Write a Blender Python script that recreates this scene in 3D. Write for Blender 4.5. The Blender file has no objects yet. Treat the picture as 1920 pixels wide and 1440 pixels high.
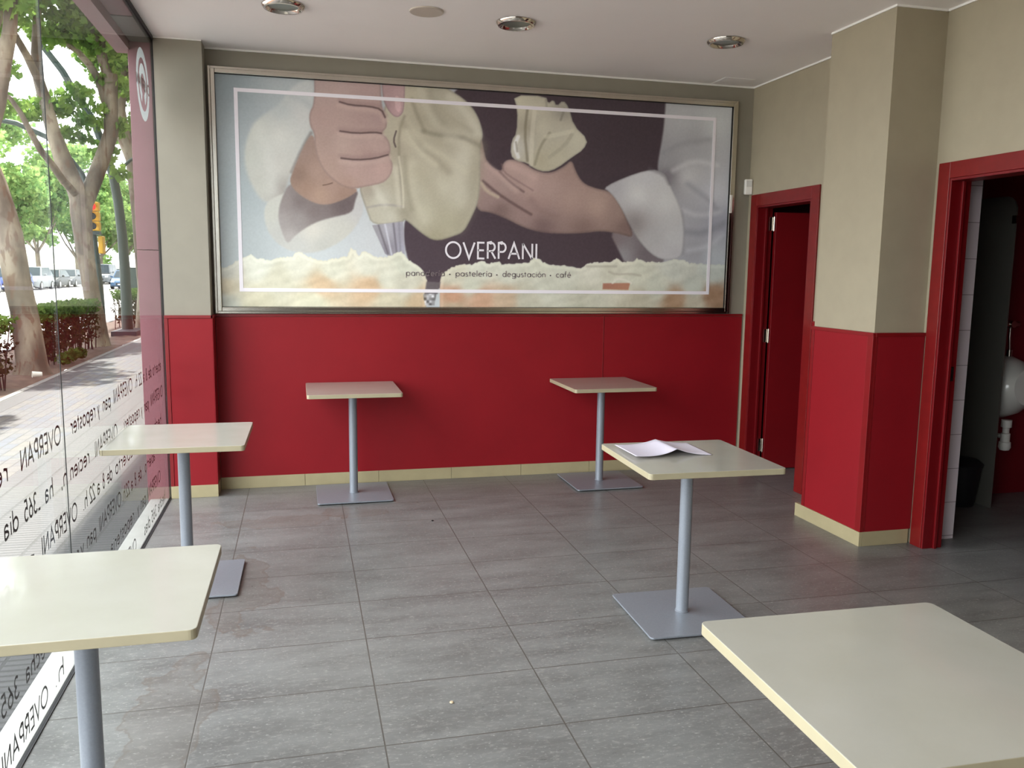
import bpy, bmesh, math, random
import numpy as np
from mathutils import Vector, Matrix

C = bpy.context.scene.collection
random.seed(7)

# ------------------------------------------------------------------ camera, world, sun, exposure
YAW, PITCH, ROLL, HCAM, FPX = 0.2474, -0.1339, 0.0129, 1.5189, 1570.49
def cam_axes():
    r = Vector((math.cos(YAW), -math.sin(YAW), 0)); f = Vector((math.sin(YAW), math.cos(YAW), 0)); z = Vector((0, 0, 1))
    F = f*math.cos(PITCH) + z*math.sin(PITCH); U = -f*math.sin(PITCH) + z*math.cos(PITCH)
    R = r*math.cos(ROLL) + U*math.sin(ROLL); V = -r*math.sin(ROLL) + U*math.cos(ROLL)
    return R, V, F
R_, V_, F_ = cam_axes()
cd = bpy.data.cameras.new('camera'); cam = bpy.data.objects.new('camera', cd); C.objects.link(cam)
cam.matrix_world = Matrix(((R_.x, V_.x, -F_.x, 0), (R_.y, V_.y, -F_.y, 0), (R_.z, V_.z, -F_.z, HCAM), (0, 0, 0, 1)))
cd.sensor_width = 36; cd.lens = FPX/1920*36; cd.clip_start = 0.05; cd.clip_end = 600
bpy.context.scene.camera = cam

w = bpy.data.worlds.new('world'); bpy.context.scene.world = w; w.use_nodes = True
bg = w.node_tree.nodes['Background']; bg.inputs[0].default_value = (0.93, 0.97, 1.0, 1); bg.inputs[1].default_value = 3.8
sd = bpy.data.lights.new('sun', 'SUN'); sd.energy = 11.0; sd.angle = 0.01; sd.color = (1, 0.95, 0.86)
so = bpy.data.objects.new('sun', sd); C.objects.link(so)
so.rotation_euler = Vector((-0.03, -0.75, -1.0)).to_track_quat('-Z', 'Y').to_euler()
vs = bpy.context.scene.view_settings
vs.view_transform = 'Standard'; vs.look = 'None'; vs.exposure = 1.05; vs.gamma = 1.0; vs.use_curve_mapping = False
sc = bpy.context.scene
sc.cycles.use_denoising = True; sc.cycles.max_bounces = 10; sc.cycles.diffuse_bounces = 6; sc.cycles.transparent_max_bounces = 16
sc.cycles.caustics_reflective = False; sc.cycles.caustics_refractive = False
sc.cycles.sample_clamp_indirect = 12

# room numbers (metres)
YB, XR, XW, H, HP = 5.958, 3.372, -0.857, 2.926, 1.209
YP, XP = 5.785, -0.570
XC, YC1, YC2 = 3.053, 3.974, 4.53
YF = -3.2                       # wall behind the viewer
pl = bpy.data.lights.new('window_portal', 'AREA'); pl.shape = 'RECTANGLE'; pl.size = 2.9; pl.size_y = 7.3; pl.cycles.is_portal = True
po = bpy.data.objects.new('window_portal', pl); C.objects.link(po); po.location = (XW+0.01, 2.14, 1.46); po.rotation_euler = (0, -math.pi/2, 0)

# ------------------------------------------------------------------ helpers
def srgb(r, g, b):
    f = lambda c: (c/255/12.92) if c/255 <= .04045 else ((c/255+.055)/1.055)**2.4
    return (f(r), f(g), f(b), 1)

class MB:
    def __init__(s): s.v = []; s.f = []
    def add(s, vs, fs):
        n = len(s.v); s.v += [tuple(v) for v in vs]; s.f += [tuple(i+n for i in f) for f in fs]; return s
    def box(s, x0, x1, y0, y1, z0, z1):
        return s.add([(x0,y0,z0),(x1,y0,z0),(x1,y1,z0),(x0,y1,z0),(x0,y0,z1),(x1,y0,z1),(x1,y1,z1),(x0,y1,z1)],
                     [(0,3,2,1),(4,5,6,7),(0,1,5,4),(1,2,6,5),(2,3,7,6),(3,0,4,7)])
    def prism(s, pts, z0, z1):
        n = len(pts)
        return s.add([(x,y,z0) for x,y in pts]+[(x,y,z1) for x,y in pts],
                     [tuple(range(n-1,-1,-1)), tuple(range(n,2*n))]+[(i,(i+1)%n,n+(i+1)%n,n+i) for i in range(n)])
    def lathe(s, prof, n=32, c=(0,0,0), axis='z'):
        vs = []; 
        for r, z in prof:
            for k in range(n):
                a = 2*math.pi*k/n; p = (r*math.cos(a), r*math.sin(a), z)
                if axis == 'x': p = (p[2], p[0], p[1])
                if axis == 'y': p = (p[0], p[2], p[1])
                vs.append((p[0]+c[0], p[1]+c[1], p[2]+c[2]))
        fs = []; m = len(prof)
        for j in range(m-1):
            for k in range(n):
                fs.append((j*n+k, j*n+(k+1)%n, (j+1)*n+(k+1)%n, (j+1)*n+k))
        fs.append(tuple(range(n-1,-1,-1))); fs.append(tuple((m-1)*n+k for k in range(n)))
        return s.add(vs, fs)
    def tube(s, pts, rad, n=10):
        pts = [Vector(p) for p in pts]
        if not hasattr(rad, '__len__'): rad = [rad]*len(pts)
        vs = []; ref = Vector((0.31, 0.87, 0.2)).normalized()
        for i, p in enumerate(pts):
            t = (pts[min(i+1, len(pts)-1)]-pts[max(i-1, 0)]).normalized()
            a = t.cross(ref).normalized(); b = t.cross(a).normalized()
            for k in range(n):
                an = 2*math.pi*k/n; vs.append(p+(a*math.cos(an)+b*math.sin(an))*rad[i])
        fs = [(j*n+k, j*n+(k+1)%n, (j+1)*n+(k+1)%n, (j+1)*n+k) for j in range(len(pts)-1) for k in range(n)]
        fs += [tuple(range(n-1,-1,-1)), tuple((len(pts)-1)*n+k for k in range(n))]
        return s.add(vs, fs)
    def build(s, name, m, parent=None, smooth=False, bevel=0, seg=2):
        me = bpy.data.meshes.new(name); me.from_pydata(s.v, [], s.f)
        bm = bmesh.new(); bm.from_mesh(me); bmesh.ops.recalc_face_normals(bm, faces=bm.faces); bm.to_mesh(me); bm.free()
        me.materials.append(m); o = bpy.data.objects.new(name, me); C.objects.link(o)
        if parent: o.parent = parent
        if smooth:
            me.polygons.foreach_set('use_smooth', [True]*len(me.polygons)); me.set_sharp_from_angle(angle=math.radians(38))
        if bevel:
            b = o.modifiers.new('bevel', 'BEVEL'); b.width = bevel; b.segments = seg; b.limit_method = 'ANGLE'; b.angle_limit = math.radians(40)
        return o

def tag(o, label=None, cat=None, group=None, kind=None):
    if label: o['label'] = label
    if cat: o['category'] = cat
    if group: o['group'] = group
    if kind: o['kind'] = kind
    return o
def empty(name, loc, rz=0, label=None, cat=None, group=None, kind=None):
    o = bpy.data.objects.new(name, None); C.objects.link(o); o.location = loc; o.rotation_euler = (0, 0, rz); o.empty_display_size = .05
    return tag(o, label, cat, group, kind)
def struct(o, label=None): return tag(o, label, kind='structure')
def copy_tree(o, parent=None):
    c = o.copy(); C.objects.link(c); c.parent = parent
    for ch in list(o.children): copy_tree(ch, c)
    return c

# ------------------------------------------------------------------ materials
class M:
    def __init__(s, name, col, rough=.5, metal=0, spec=.5, coat=0):
        s.m = bpy.data.materials.new(name); s.m.use_nodes = True; s.nt = s.m.node_tree; s.p = s.nt.nodes['Principled BSDF']
        s.p.inputs['Base Color'].default_value = col; s.p.inputs['Roughness'].default_value = rough
        s.p.inputs['Metallic'].default_value = metal; s.p.inputs['Specular IOR Level'].default_value = spec
        s.p.inputs['Coat Weight'].default_value = coat
    def n(s, t, **k):
        x = s.nt.nodes.new(t)
        for a, v in k.items():
            if hasattr(x, a) and not a[0].isupper(): setattr(x, a, v)
        return x
    def l(s, a, b): s.nt.links.new(a, b)
    def coord(s, scale=(1,1,1), loc=(0,0,0)):
        t = s.n('ShaderNodeTexCoord'); mp = s.n('ShaderNodeMapping'); s.l(t.outputs['Object'], mp.inputs[0])
        mp.inputs['Scale'].default_value = scale; mp.inputs['Location'].default_value = loc; return mp.outputs[0]
    def noise(s, scale, detail=4, vec=None, rough=.55):
        x = s.n('ShaderNodeTexNoise'); x.inputs['Scale'].default_value = scale; x.inputs['Detail'].default_value = detail; x.inputs['Roughness'].default_value = rough
        s.l(vec if vec is not None else s.coord(), x.inputs['Vector']); return x.outputs['Fac']
    def ramp(s, fac, stops):
        r = s.n('ShaderNodeValToRGB'); e = r.color_ramp.elements
        while len(e) < len(stops): e.new(.5)
        for i, (p, c) in enumerate(stops): e[i].position = p; e[i].color = c
        s.l(fac, r.inputs[0]); return r.outputs[0]
    def mix(s, fac, a, b, mode='MIX'):
        x = s.n('ShaderNodeMix'); x.data_type = 'RGBA'; x.blend_type = mode
        for sock, v in ((x.inputs[0], fac), (x.inputs[6], a), (x.inputs[7], b)):
            if isinstance(v, (int, float, tuple)): sock.default_value = v
            else: s.l(v, sock)
        return x.outputs[2]
    def math(s, op, a, b=None):
        x = s.n('ShaderNodeMath'); x.operation = op
        for sock, v in ((x.inputs[0], a), (x.inputs[1], b)):
            if v is None: continue
            if isinstance(v, (int, float)): sock.default_value = v
            else: s.l(v, sock)
        return x.outputs[0]
    def bump(s, h, strength=.2, dist=.01):
        b = s.n('ShaderNodeBump'); b.inputs['Strength'].default_value = strength; b.inputs['Distance'].default_value = dist
        s.l(h, b.inputs['Height']); s.l(b.outputs[0], s.p.inputs['Normal'])
    def base(s, c): s.l(c, s.p.inputs['Base Color'])

def speckle(name, col, var=.06, scale=30, rough=.5, bump=.05, **k):
    a = M(name, col, rough, **k); lo = tuple(c*(1-var) for c in col[:3])+(1,); hi = tuple(min(1, c*(1+var)) for c in col[:3])+(1,)
    f = a.noise(scale); a.base(a.ramp(f, [(.3, lo), (.7, hi)]))
    if bump: a.bump(a.noise(scale*6), bump, .002)
    return a.m

paint = speckle('taupe_paint', srgb(165, 155, 133), .03, 8, .62, .12)
paint_cool = speckle('grey_paint', srgb(146, 140, 126), .03, 8, .62, .12)
ceil_m = speckle('ceiling_paint', srgb(252, 248, 246), .015, 3, .7, .05)
white_m = speckle('white_trim_paint', srgb(245, 243, 238), .01, 10, .5, 0)
red_m = speckle('red_lacquered_panel', srgb(136, 18, 28), .05, 3, .5, .03, spec=.3)
redtrim_m = speckle('red_trim_lacquer', srgb(124, 14, 20), .07, 6, .38, .03)
redframe_m = speckle('red_door_frame_lacquer', srgb(118, 20, 20), .10, 14, .35, .04)
reddoor_m = speckle('dark_red_door_lacquer', srgb(112, 8, 16), .06, 5, .4, .03)
base_m = speckle('cream_skirting_tile', srgb(170, 158, 124), .05, 9, .4, .02)
steel_m = speckle('silver_grey_powder_coat', srgb(144, 149, 158), .05, 160, .38, .12, metal=.35)
chrome_m = speckle('worn_chrome', srgb(176, 168, 158), .05, 20, .22, 0, metal=1)
brushed_m = speckle('brushed_steel_frame', srgb(206, 200, 188), .05, 9, .2, 0, metal=1)
black_m = speckle('black_rubber', srgb(22, 20, 24), .1, 20, .6, 0)
plastic_m = speckle('white_plastic', srgb(232, 228, 220), .01, 20, .35, 0)
ceramic_m = speckle('white_ceramic', srgb(225, 222, 215), .01, 5, .12, 0)
panelgrey_m = speckle('grey_laminate_screen', srgb(92, 90, 84), .04, 6, .4, 0)
darkwood_m = speckle('warm_brown_wall', srgb(96, 60, 46), .12, 3, .5, 0)
paper_m = speckle('white_paper', srgb(222, 216, 232), .02, 12, .6, 0)
stone_m = speckle('white_stone_sill', srgb(200, 199, 193), .08, 14, .4, .08)
extred_m = speckle('red_exterior_cladding', srgb(166, 116, 124), .06, 4, .35, 0)
extpink_m = speckle('faded_pink_soffit', srgb(176, 140, 146), .08, 5, .5, 0)
green_m = speckle('dark_green_pole_paint', srgb(28, 48, 42), .1, 6, .4, 0)
yellow_m = speckle('yellow_signal_housing', srgb(222, 172, 22), .05, 6, .4, 0)

tab = M('cream_laminate', srgb(222, 217, 198), .16, spec=.5, coat=.15)
f = tab.noise(4.0, 5); tab.base(tab.ramp(f, [(.3, srgb(170, 167, 156)), (.7, srgb(177, 174, 165))]))
rr = tab.ramp(tab.noise(7, 6), [(.1, (.08, .08, .08, 1)), (.9, (.18, .18, .18, 1))]); tab.l(rr, tab.p.inputs['Roughness'])
top_m = tab.m
edge_m = speckle('cream_table_edging', srgb(168, 158, 131), .04, 12, .4, 0)

# floor: 60 x 40 cm grey porcelain
fl = M('grey_porcelain_tile', srgb(128, 124, 118), .34, spec=.5)
bt = fl.n('ShaderNodeTexBrick'); bt.offset = 0.0; bt.squash = 1.0
for k, v in (('Scale', 1.0), ('Mortar Size', .0028), ('Mortar Smooth', .3), ('Brick Width', .6065), ('Row Height', .4045), ('Bias', 0.0)): bt.inputs[k].default_value = v
fl.l(fl.coord(loc=(-0.235+.6065*4, -2.535+.4045*20, 0)), bt.inputs['Vector'])
bt.inputs['Color1'].default_value = (.47, .47, .47, 1); bt.inputs['Color2'].default_value = (.53, .53, .53, 1)
n1 = fl.noise(2.2, 8, fl.coord((1, 3.0, 1)), .62); n2 = fl.noise(26, 6, fl.coord((1, 2.6, 1)), .7); n3 = fl.noise(70, 3, fl.coord((1, 1.7, 1)), .5)
c1 = fl.ramp(n1, [(.32, srgb(100, 99, 98)), (.52, srgb(116, 116, 115)), (.72, srgb(129, 129, 128))])
c2 = fl.mix(fl.ramp(n2, [(.52, (0,0,0,1)), (.68, (.7,.7,.7,1))]), c1, srgb(150, 148, 144))
c3 = fl.mix(fl.ramp(n3, [(.62, (0,0,0,1)), (.70, (.5,.5,.5,1))]), c2, srgb(184, 182, 178))
c3 = fl.mix(fl.ramp(fl.noise(34, 4, fl.coord((1,2,1), (7,3,0))), [(.66, (0,0,0,1)), (.8, (.5,.5,.5,1))]), c3, srgb(82, 80, 78))
# dried spill marks: irregular brown islands that belong to the floor
def blob(cx, cy, rx, ry, sx=5.0):
    v = fl.coord((1/rx, 1/ry, 0), (-cx/rx, -cy/ry, 0)); ln = fl.n('ShaderNodeVectorMath'); ln.operation = 'LENGTH'; fl.l(v, ln.inputs[0])
    d = fl.math('ADD', ln.outputs['Value'], fl.math('MULTIPLY', fl.math('SUBTRACT', fl.noise(sx, 5), .5), 2.4))
    return d
for cx, cy, rx, ry in ((-0.1, 5.1, .34, .13), (.3, 5.2, .2, .12), (-.30, 4.0, .14, .5), (-.46, 2.85, .14, .45)):
    d = blob(cx, cy, rx, ry)
    c3 = fl.mix(fl.ramp(d, [(.80, (.22,.22,.22,1)), (.90, (.5,.5,.5,1)), (.97, (0,0,0,1))]), c3, srgb(98, 84, 74))
c4 = fl.mix(bt.outputs['Fac'], c3, srgb(84, 80, 76)); fl.base(c4)
fl.bump(fl.math('SUBTRACT', fl.math('MULTIPLY', n2, .15), bt.outputs['Fac']), .35, .002)
fl.l(fl.ramp(n2, [(.3, (.26,.26,.26,1)), (.7, (.42,.42,.42,1))]), fl.p.inputs['Roughness'])
floor_m = fl.m

# clear glass: no light path tricks, just Fresnel between see-through and mirror
def glass(name, tint, boost=1.0):
    m = bpy.data.materials.new(name); m.use_nodes = True; nt = m.node_tree; nt.nodes.clear()
    o = nt.nodes.new('ShaderNodeOutputMaterial'); t = nt.nodes.new('ShaderNodeBsdfTransparent'); g = nt.nodes.new('ShaderNodeBsdfGlossy')
    mx = nt.nodes.new('ShaderNodeMixShader'); fr = nt.nodes.new('ShaderNodeFresnel'); fr.inputs[0].default_value = 1.5
    t.inputs[0].default_value = tint; g.inputs['Roughness'].default_value = 0.0; g.inputs[0].default_value = (boost, boost, boost, 1)
    ge = nt.nodes.new('ShaderNodeNewGeometry'); mm = nt.nodes.new('ShaderNodeMix'); mm.inputs[2].default_value = 1.5; mm.inputs[3].default_value = 1/1.5
    nt.links.new(ge.outputs['Backfacing'], mm.inputs[0]); nt.links.new(mm.outputs[0], fr.inputs[0])
    nt.links.new(fr.outputs[0], mx.inputs[0]); nt.links.new(t.outputs[0], mx.inputs[1]); nt.links.new(g.outputs[0], mx.inputs[2]); nt.links.new(mx.outputs[0], o.inputs[0])
    return m
glass_m = glass('clear_window_glass', (.98, .99, .985, 1), .32)
vinyl_m = speckle('dark_vinyl_lettering', srgb(52, 40, 46), .1, 10, .5, 0)
vinylwhite_m = None
vinylred_m = speckle('red_vinyl', srgb(140, 20, 30), .05, 10, .5, 0)

def leafmat(name, c1, c2, tr=.5):
    m = bpy.data.materials.new(name); m.use_nodes = True; nt = m.node_tree; nt.nodes.clear()
    o = nt.nodes.new('ShaderNodeOutputMaterial'); d = nt.nodes.new('ShaderNodeBsdfDiffuse'); t = nt.nodes.new('ShaderNodeBsdfTranslucent'); mx = nt.nodes.new('ShaderNodeMixShader')
    n = nt.nodes.new('ShaderNodeTexNoise'); n.inputs['Scale'].default_value = 2.5; r = nt.nodes.new('ShaderNodeValToRGB'); tc = nt.nodes.new('ShaderNodeTexCoord')
    nt.links.new(tc.outputs['Object'], n.inputs['Vector']); nt.links.new(n.outputs['Fac'], r.inputs[0])
    r.color_ramp.elements[0].position = .35; r.color_ramp.elements[1].position = .65; r.color_ramp.elements[0].color = c1; r.color_ramp.elements[1].color = c2
    nt.links.new(r.outputs[0], d.inputs[0]); nt.links.new(r.outputs[0], t.inputs[0]); mx.inputs[0].default_value = tr
    nt.links.new(d.outputs[0], mx.inputs[1]); nt.links.new(t.outputs[0], mx.inputs[2]); nt.links.new(mx.outputs[0], o.inputs[0]); return m
vinylwhite_m = leafmat('white_translucent_vinyl', srgb(214, 222, 222), srgb(222, 228, 228), .5)
leaf_m = leafmat('plane_tree_leaves', srgb(96, 136, 62), srgb(142, 170, 84))
farleaf_m = leafmat('distant_leaves', srgb(100, 138, 78), srgb(150, 172, 104))
hedge_m = leafmat('hedge_leaves', srgb(66, 92, 46), srgb(98, 122, 60), .3)
hedgebrown_m = leafmat('dry_hedge_leaves', srgb(74, 54, 48), srgb(76, 74, 46), .2)

bk = M('mottled_plane_bark', srgb(110, 96, 80), .8)
b1 = bk.noise(3, 6, bk.coord((1, 1, .35))); b2 = bk.noise(11, 3, bk.coord((1, 1, .4), (3, 1, 2)))
bc = bk.ramp(b1, [(.36, srgb(78, 66, 56)), (.5, srgb(116, 103, 90)), (.64, srgb(150, 138, 120))])
bk.base(bk.mix(bk.ramp(b2, [(.56, (0,0,0,1)), (.62, (.7,.7,.7,1))]), bc, srgb(98, 70, 54))); bk.bump(b1, .5, .03); bark_m = bk.m

# ------------------------------------------------------------------ room shell
mb = MB().box(XW, 5.7, YF, 6.3, -.12, 0); struct(mb.build('floor', floor_m))
mb = MB().box(XW-.02, XR+.14, YF, YB+.1, H, H+.14); struct(mb.build('ceiling', ceil_m))
mb = MB().box(XW-.012, XR+.14, YB, YB+.22, 0, H); mb.box(XW+.001, XP, YP, YB, 0, H)
struct(mb.build('wall_back', paint_cool))
mb = MB().box(XR, XR+.108, 5.812, YB, 0, H); mb.box(XR, XR+.108, 5.108, 5.812, 2.03, H)
mb.box(XR, XR+.108, 3.858, 5.108, 0, H); mb.box(XR, XR+.108, 3.05, 3.858, 2.038, H); mb.box(XR, XR+.108, YF, 3.05, 0, H)
mb.box(XC, XR, YC1, YC2, 0, H)
struct(mb.build('wall_right', paint))
struct(MB().box(XW-.15, XR+.108, YF-.15, YF, 0, H).build('wall_front', darkwood_m))

# skirting
def skirt(name, segs):
    mb = MB()
    for s in segs: mb.box(*s)
    return struct(mb.build(name, base_m, bevel=.0015))
BH = .083
mb = MB(); x = XP+.014
for nx in (.02+.235-.25, .52, 1.05, 1.58, 2.12, 2.66, 3.19, XR-.0):
    mb.box(x, nx-.0012, YB-.012, YB, 0, BH); x = nx+.0012
struct(mb.build('baseboard_back', base_m, bevel=.001))
skirt('baseboard_left', [(XW+.004, XP+.012, YP-.024, YP, 0, BH), (XP, XP+.012, YP-.0235, YB-.014, 0, BH)])
skirt('baseboard_right', [(XC-.024, XC-.002, YC1-.022, YC2+.06, 0, BH), (XC-.001, XR-.02, YC1-.022, YC1, 0, BH), (XR-.014, XR-.001, YC2+.062, 5.012, 0, BH)])

# red wainscot panels, each with darker cap
def panel(name, boxes, caps, label):
    mb = MB()
    for b in boxes: mb.box(*b)
    o = struct(mb.build(name, red_m, bevel=.001), label)
    mb = MB()
    for b in caps: mb.box(*b)
    mb.build('cap', redtrim_m, o, bevel=.001); return o
panel('trim_1', [(XP+.014, 2.2105, YB-.010, YB-.001, BH, HP-.02), (2.2135, XR-.014, YB-.010, YB-.001, BH, HP-.02)], [(XP+.014, XR-.014, YB-.014, YB-.001, HP-.018, HP), (2.2045, 2.2105, YB-.012, YB-.0095, BH, HP-.02)], 'long red wall panel under the framed poster')
panel('trim_2', [(XW+.028, XP+.008, YP-.022, YP-.001, BH, HP-.02), (XP+.001, XP+.012, YP-.021, YB-.015, BH, HP-.02)], [(XW+.004, XP+.014, YP-.026, YP-.001, HP-.018, HP), (XW+.004, XW+.026, YP-.025, YP-.001, BH, HP-.02), (XP+.001, XP+.016, YP-.026, YB-.015, HP-.018, HP)], 'red panel round the foot of the grey pillar beside the glass')
panel('trim_3', [(XC-.018, XC-.001, YC1+.03, YC2-.03, BH, HP-.02), (XC+.014, XR-.004, YC1-.018, YC1-.001, BH, HP-.02)],
      [(XC-.022, XC-.001, YC1-.02, YC2+.004, HP-.02, HP), (XC-.001, XR-.004, YC1-.022, YC1-.001, HP-.02, HP), (XC-.020, XC-.001, YC1-.019, YC1+.028, BH, HP-.02), (XC-.020, XC-.001, YC2-.028, YC2, BH, HP-.02), (XC, XC+.012, YC1-.019, YC1-.001, BH, HP-.02)], 'red panels wrapped round the foot of the column')
panel('trim_4', [(XR-.012, XR-.001, YC2+.002, 5.018, BH, HP-.02)], [(XR-.014, XR-.001, YC2+.006, 5.018, HP-.02, HP)], 'narrow red panel between door and column')
# white shadow line at the ceiling
mb = MB()
mb.box(XP, XR, YB-.008, YB-.0005, H-.012, H-.0005); mb.box(XR-.008, XR-.0005, YC2, YB-.008, H-.012, H-.0005)
mb.box(XC-.008, XC-.0005, YC1-.008, YC2, H-.012, H-.0005); mb.box(XC-.0005, XR-.008, YC1-.008, YC1-.0005, H-.012, H-.0005)
mb.box(XR-.008, XR-.0005, YF, YC1-.008, H-.012, H-.0005); mb.box(XW+.004, XP, YP-.008, YP-.0005, H-.008, H-.0005)
struct(mb.build('trim_5', white_m))

# ------------------------------------------------------------------ window (glass facade on the left)
win = empty('window_1', (0, 0, 0), kind='structure')
ya = YP-.001; JY = 3.352
for y0, y1 in ((JY+.0015, ya), (.62, JY-.0015), (-1.5, .614)):
    MB().box(XW-.010, XW, y0, y1, .004, H+.02).build('glass_pane', glass_m, win)
mb = MB(); mb.box(XW-.0015, XW+.0010, JY-.0022, JY+.0022, .0, H+.02); mb.box(XW-.0105, XW+.0005, .614, .62, 0, H+.02)
mb.build('silicone_joint', speckle('grey_silicone', srgb(40, 44, 44), .05, 20, .5, 0), win)
mb = MB(); mb.box(XW-.012, XW+.004, -1.5, ya, 0, .004); mb.box(XW-.016, XW+.006, -1.5, ya, H-.022, H-.001); mb.box(XW-.012, XW+.003, ya, ya+.003, .004, H-.02)
mb.build('gasket', black_m, win)
mb = MB(); mb.box(XW-.15, XW, YF-.05, -1.5, 0, H); struct(mb.build('wall_left', paint))
# outside: sill, jamb, lintel
struct(MB().box(-.985, XW-.0125, -3.3, YP-.002, -.06, .0).build('trim_6', stone_m, bevel=.004), 'white stone sill outside the glass')
mb = MB(); mb.box(-1.000, XW-.0125, YP, YP+.5, -.03, 1.62); mb.box(-1.000, XW-.0125, YP, YP+.5, 1.624, 3.2)
struct(mb.build('trim_7', extred_m, bevel=.002), 'red cladding panel outside beyond the glass')
mb = MB(); mb.box(-.985, XW-.0125, -3.3, YP-.55, H-.035, H+.3); lint = struct(mb.build('trim_8', extpink_m), 'pink soffit above the glass')
MB().box(-.985, XW-.0125, YP-.548, YP-.001, H-.04, H+.3).build('soffit_end', speckle('grey_soffit', srgb(120, 128, 120), .06, 6, .5, 0), lint)
MB().box(-1.08, -.99, -3.3, YP+.1, H-.09, H+.9).build('sign_fascia', extred_m, lint)
MB().box(-1.06, XR+.6, YF-.2, YB+4, H+.3, H+.9).build('upper_floor', extred_m, lint)
struct(MB().box(-1.06, XR+.6, YB+.5, YB+30, -.03, H+6).build('wall_neighbour', speckle('neighbour_wall', srgb(190, 176, 160), .05, 2, .7, 0)))

# ------------------------------------------------------------------ stroke lettering (geometric sans)
def arc(cx, cy, rx, ry, a0, a1, n=14): return [(cx+rx*math.cos(math.radians(a0+(a1-a0)*i/n)), cy+ry*math.sin(math.radians(a0+(a1-a0)*i/n))) for i in range(n+1)]
def ring(cx, cy, rx, ry): return arc(cx, cy, rx, ry, 0, 360, 26)
XH = .62; r_ = .29
def bowl(cx): return ring(cx, .31, r_, .31)
G = {
 'O': (1.02, [ring(.51, .5, .48, .5)]), 'V': (.80, [[(0.02, 1), (.39, 0), (.76, 1)]]), 'E': (.52, [[(.48, 1), (.05, 1), (.05, 0), (.48, 0)], [(.05, .52), (.45, .52)]]),
 'R': (.60, [[(.05, 0), (.05, 1), (.28, 1)]+arc(.28, .74, .24, .26, 90, -90)+[(.05, .48)], [(.28, .48), (.56, 0)]]),
 'P': (.56, [[(.05, 0), (.05, 1), (.28, 1)]+arc(.28, .72, .24, .28, 90, -90)+[(.05, .44)]]),
 'A': (.80, [[(.02, 0), (.39, 1), (.76, 0)], [(.15, .34), (.63, .34)]]), 'N': (.78, [[(.06, 0), (.06, 1)], [(.06, 1), (.70, 0)], [(.70, 0), (.70, 1)]]), 'I': (.14, [[(.07, 0), (.07, 1)]]),
 'a': (.66, [ring(.32, .31, .27, .31), [(.60, 0), (.60, XH)]]),
 '@': (.54, [arc(.26, .42, .20, .20, 160, 0)+[(.46, 0)], arc(.46, .18, .40, .18, 90, 270, 18)]),
 'b': (.66, [ring(.34, .31, .27, .31), [(.06, 0), (.06, 1.05)]]), 'c': (.55, [arc(.34, .31, .28, .31, 50, 310)]),
 'd': (.66, [ring(.32, .31, .27, .31), [(.60, 0), (.60, 1.05)]]), 'e': (.62, [[(.05, .33), (.57, .33)]+arc(.31, .31, .26, .31, 5, 310, 20)]),
 'f': (.34, [arc(.26, .86, .13, .18, 60, 180)+[(.13, 0)], [(0, XH), (.28, XH)]]), 'g': (.66, [ring(.32, .31, .27, .31), [(.60, XH), (.60, -.1)]+arc(.33, -.1, .27, .22, 0, -160)]),
 'h': (.58, [[(.06, 0), (.06, 1.05)], [(.06, .38)]+arc(.28, .38, .22, .24, 180, 0)+[(.50, 0)]]), 'i': (.16, [[(.07, 0), (.07, XH)], [(.07, .80), (.07, .88)]]),
 'l': (.16, [[(.07, 0), (.07, 1.05)]]), 'n': (.58, [[(.06, 0), (.06, XH)], [(.06, .38)]+arc(.28, .38, .22, .24, 180, 0)+[(.50, 0)]]),
 'o': (.64, [ring(.32, .31, .28, .31)]), 'p': (.66, [ring(.34, .31, .27, .31), [(.06, XH), (.06, -.36)]]),
 'r': (.38, [[(.06, 0), (.06, XH)], [(.06, .38)]+arc(.28, .38, .22, .23, 180, 70)]), 's': (.44, [arc(.22, .46, .15, .15, 40, 270, 12)+arc(.22, .155, .17, .155, 90, -140, 12)]),
 't': (.34, [[(.15, 0), (.15, .86)], [(0, XH), (.30, XH)]]), 'u': (.58, [[(.06, XH)]+[(.06, .24)]+arc(.28, .24, .22, .24, 180, 360)+[(.50, XH)], [(.50, 0), (.50, .3)]]),
 'y': (.54, [[(.02, XH), (.27, .04)], [(.52, XH), (.12, -.36)]]), '.': (.2, [[(.08, 0), (.08, .09)]]), ' ': (.36, []), '_': (.3, [[(0, .01), (.3, .01)]]), ',': (.2, [[(.10, .08), (.05, -.14)]]),
 '2': (.52, [arc(.26, .74, .21, .24, 170, -30, 12)+[(.03, 0), (.50, 0)]]), '3': (.52, [arc(.24, .75, .19, .23, 150, -90, 12), arc(.24, .26, .23, .26, 90, -150, 12)]),
 '5': (.52, [[(.46, 1), (.14, 1), (.08, .56)]+arc(.24, .31, .24, .31, 125, -140, 14)]), '6': (.54, [ring(.27, .28, .23, .28), [(.40, 1), (.06, .40)]]),
 '8': (.52, [ring(.25, .76, .17, .22), ring(.25, .27, .22, .27)]),
 '*': (.5, [ring(.2, .30, .06, .06), ring(.2, .30, .02, .02)]),
}
G['í'] = (.16, [G['i'][1][0], [(.05, .76), (.16, .96)]]); G['é'] = (.62, G['e'][1]+[[(.28, .76), (.40, .96)]]); G['ó'] = (.64, G['o'][1]+[[(.28, .76), (.40, .96)]]); G['á'] = (.66, G['a'][1]+[[(.28, .76), (.40, .96)]])
def text_width(s, gap): return sum(G[c][0]+gap for c in s)-gap
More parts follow.
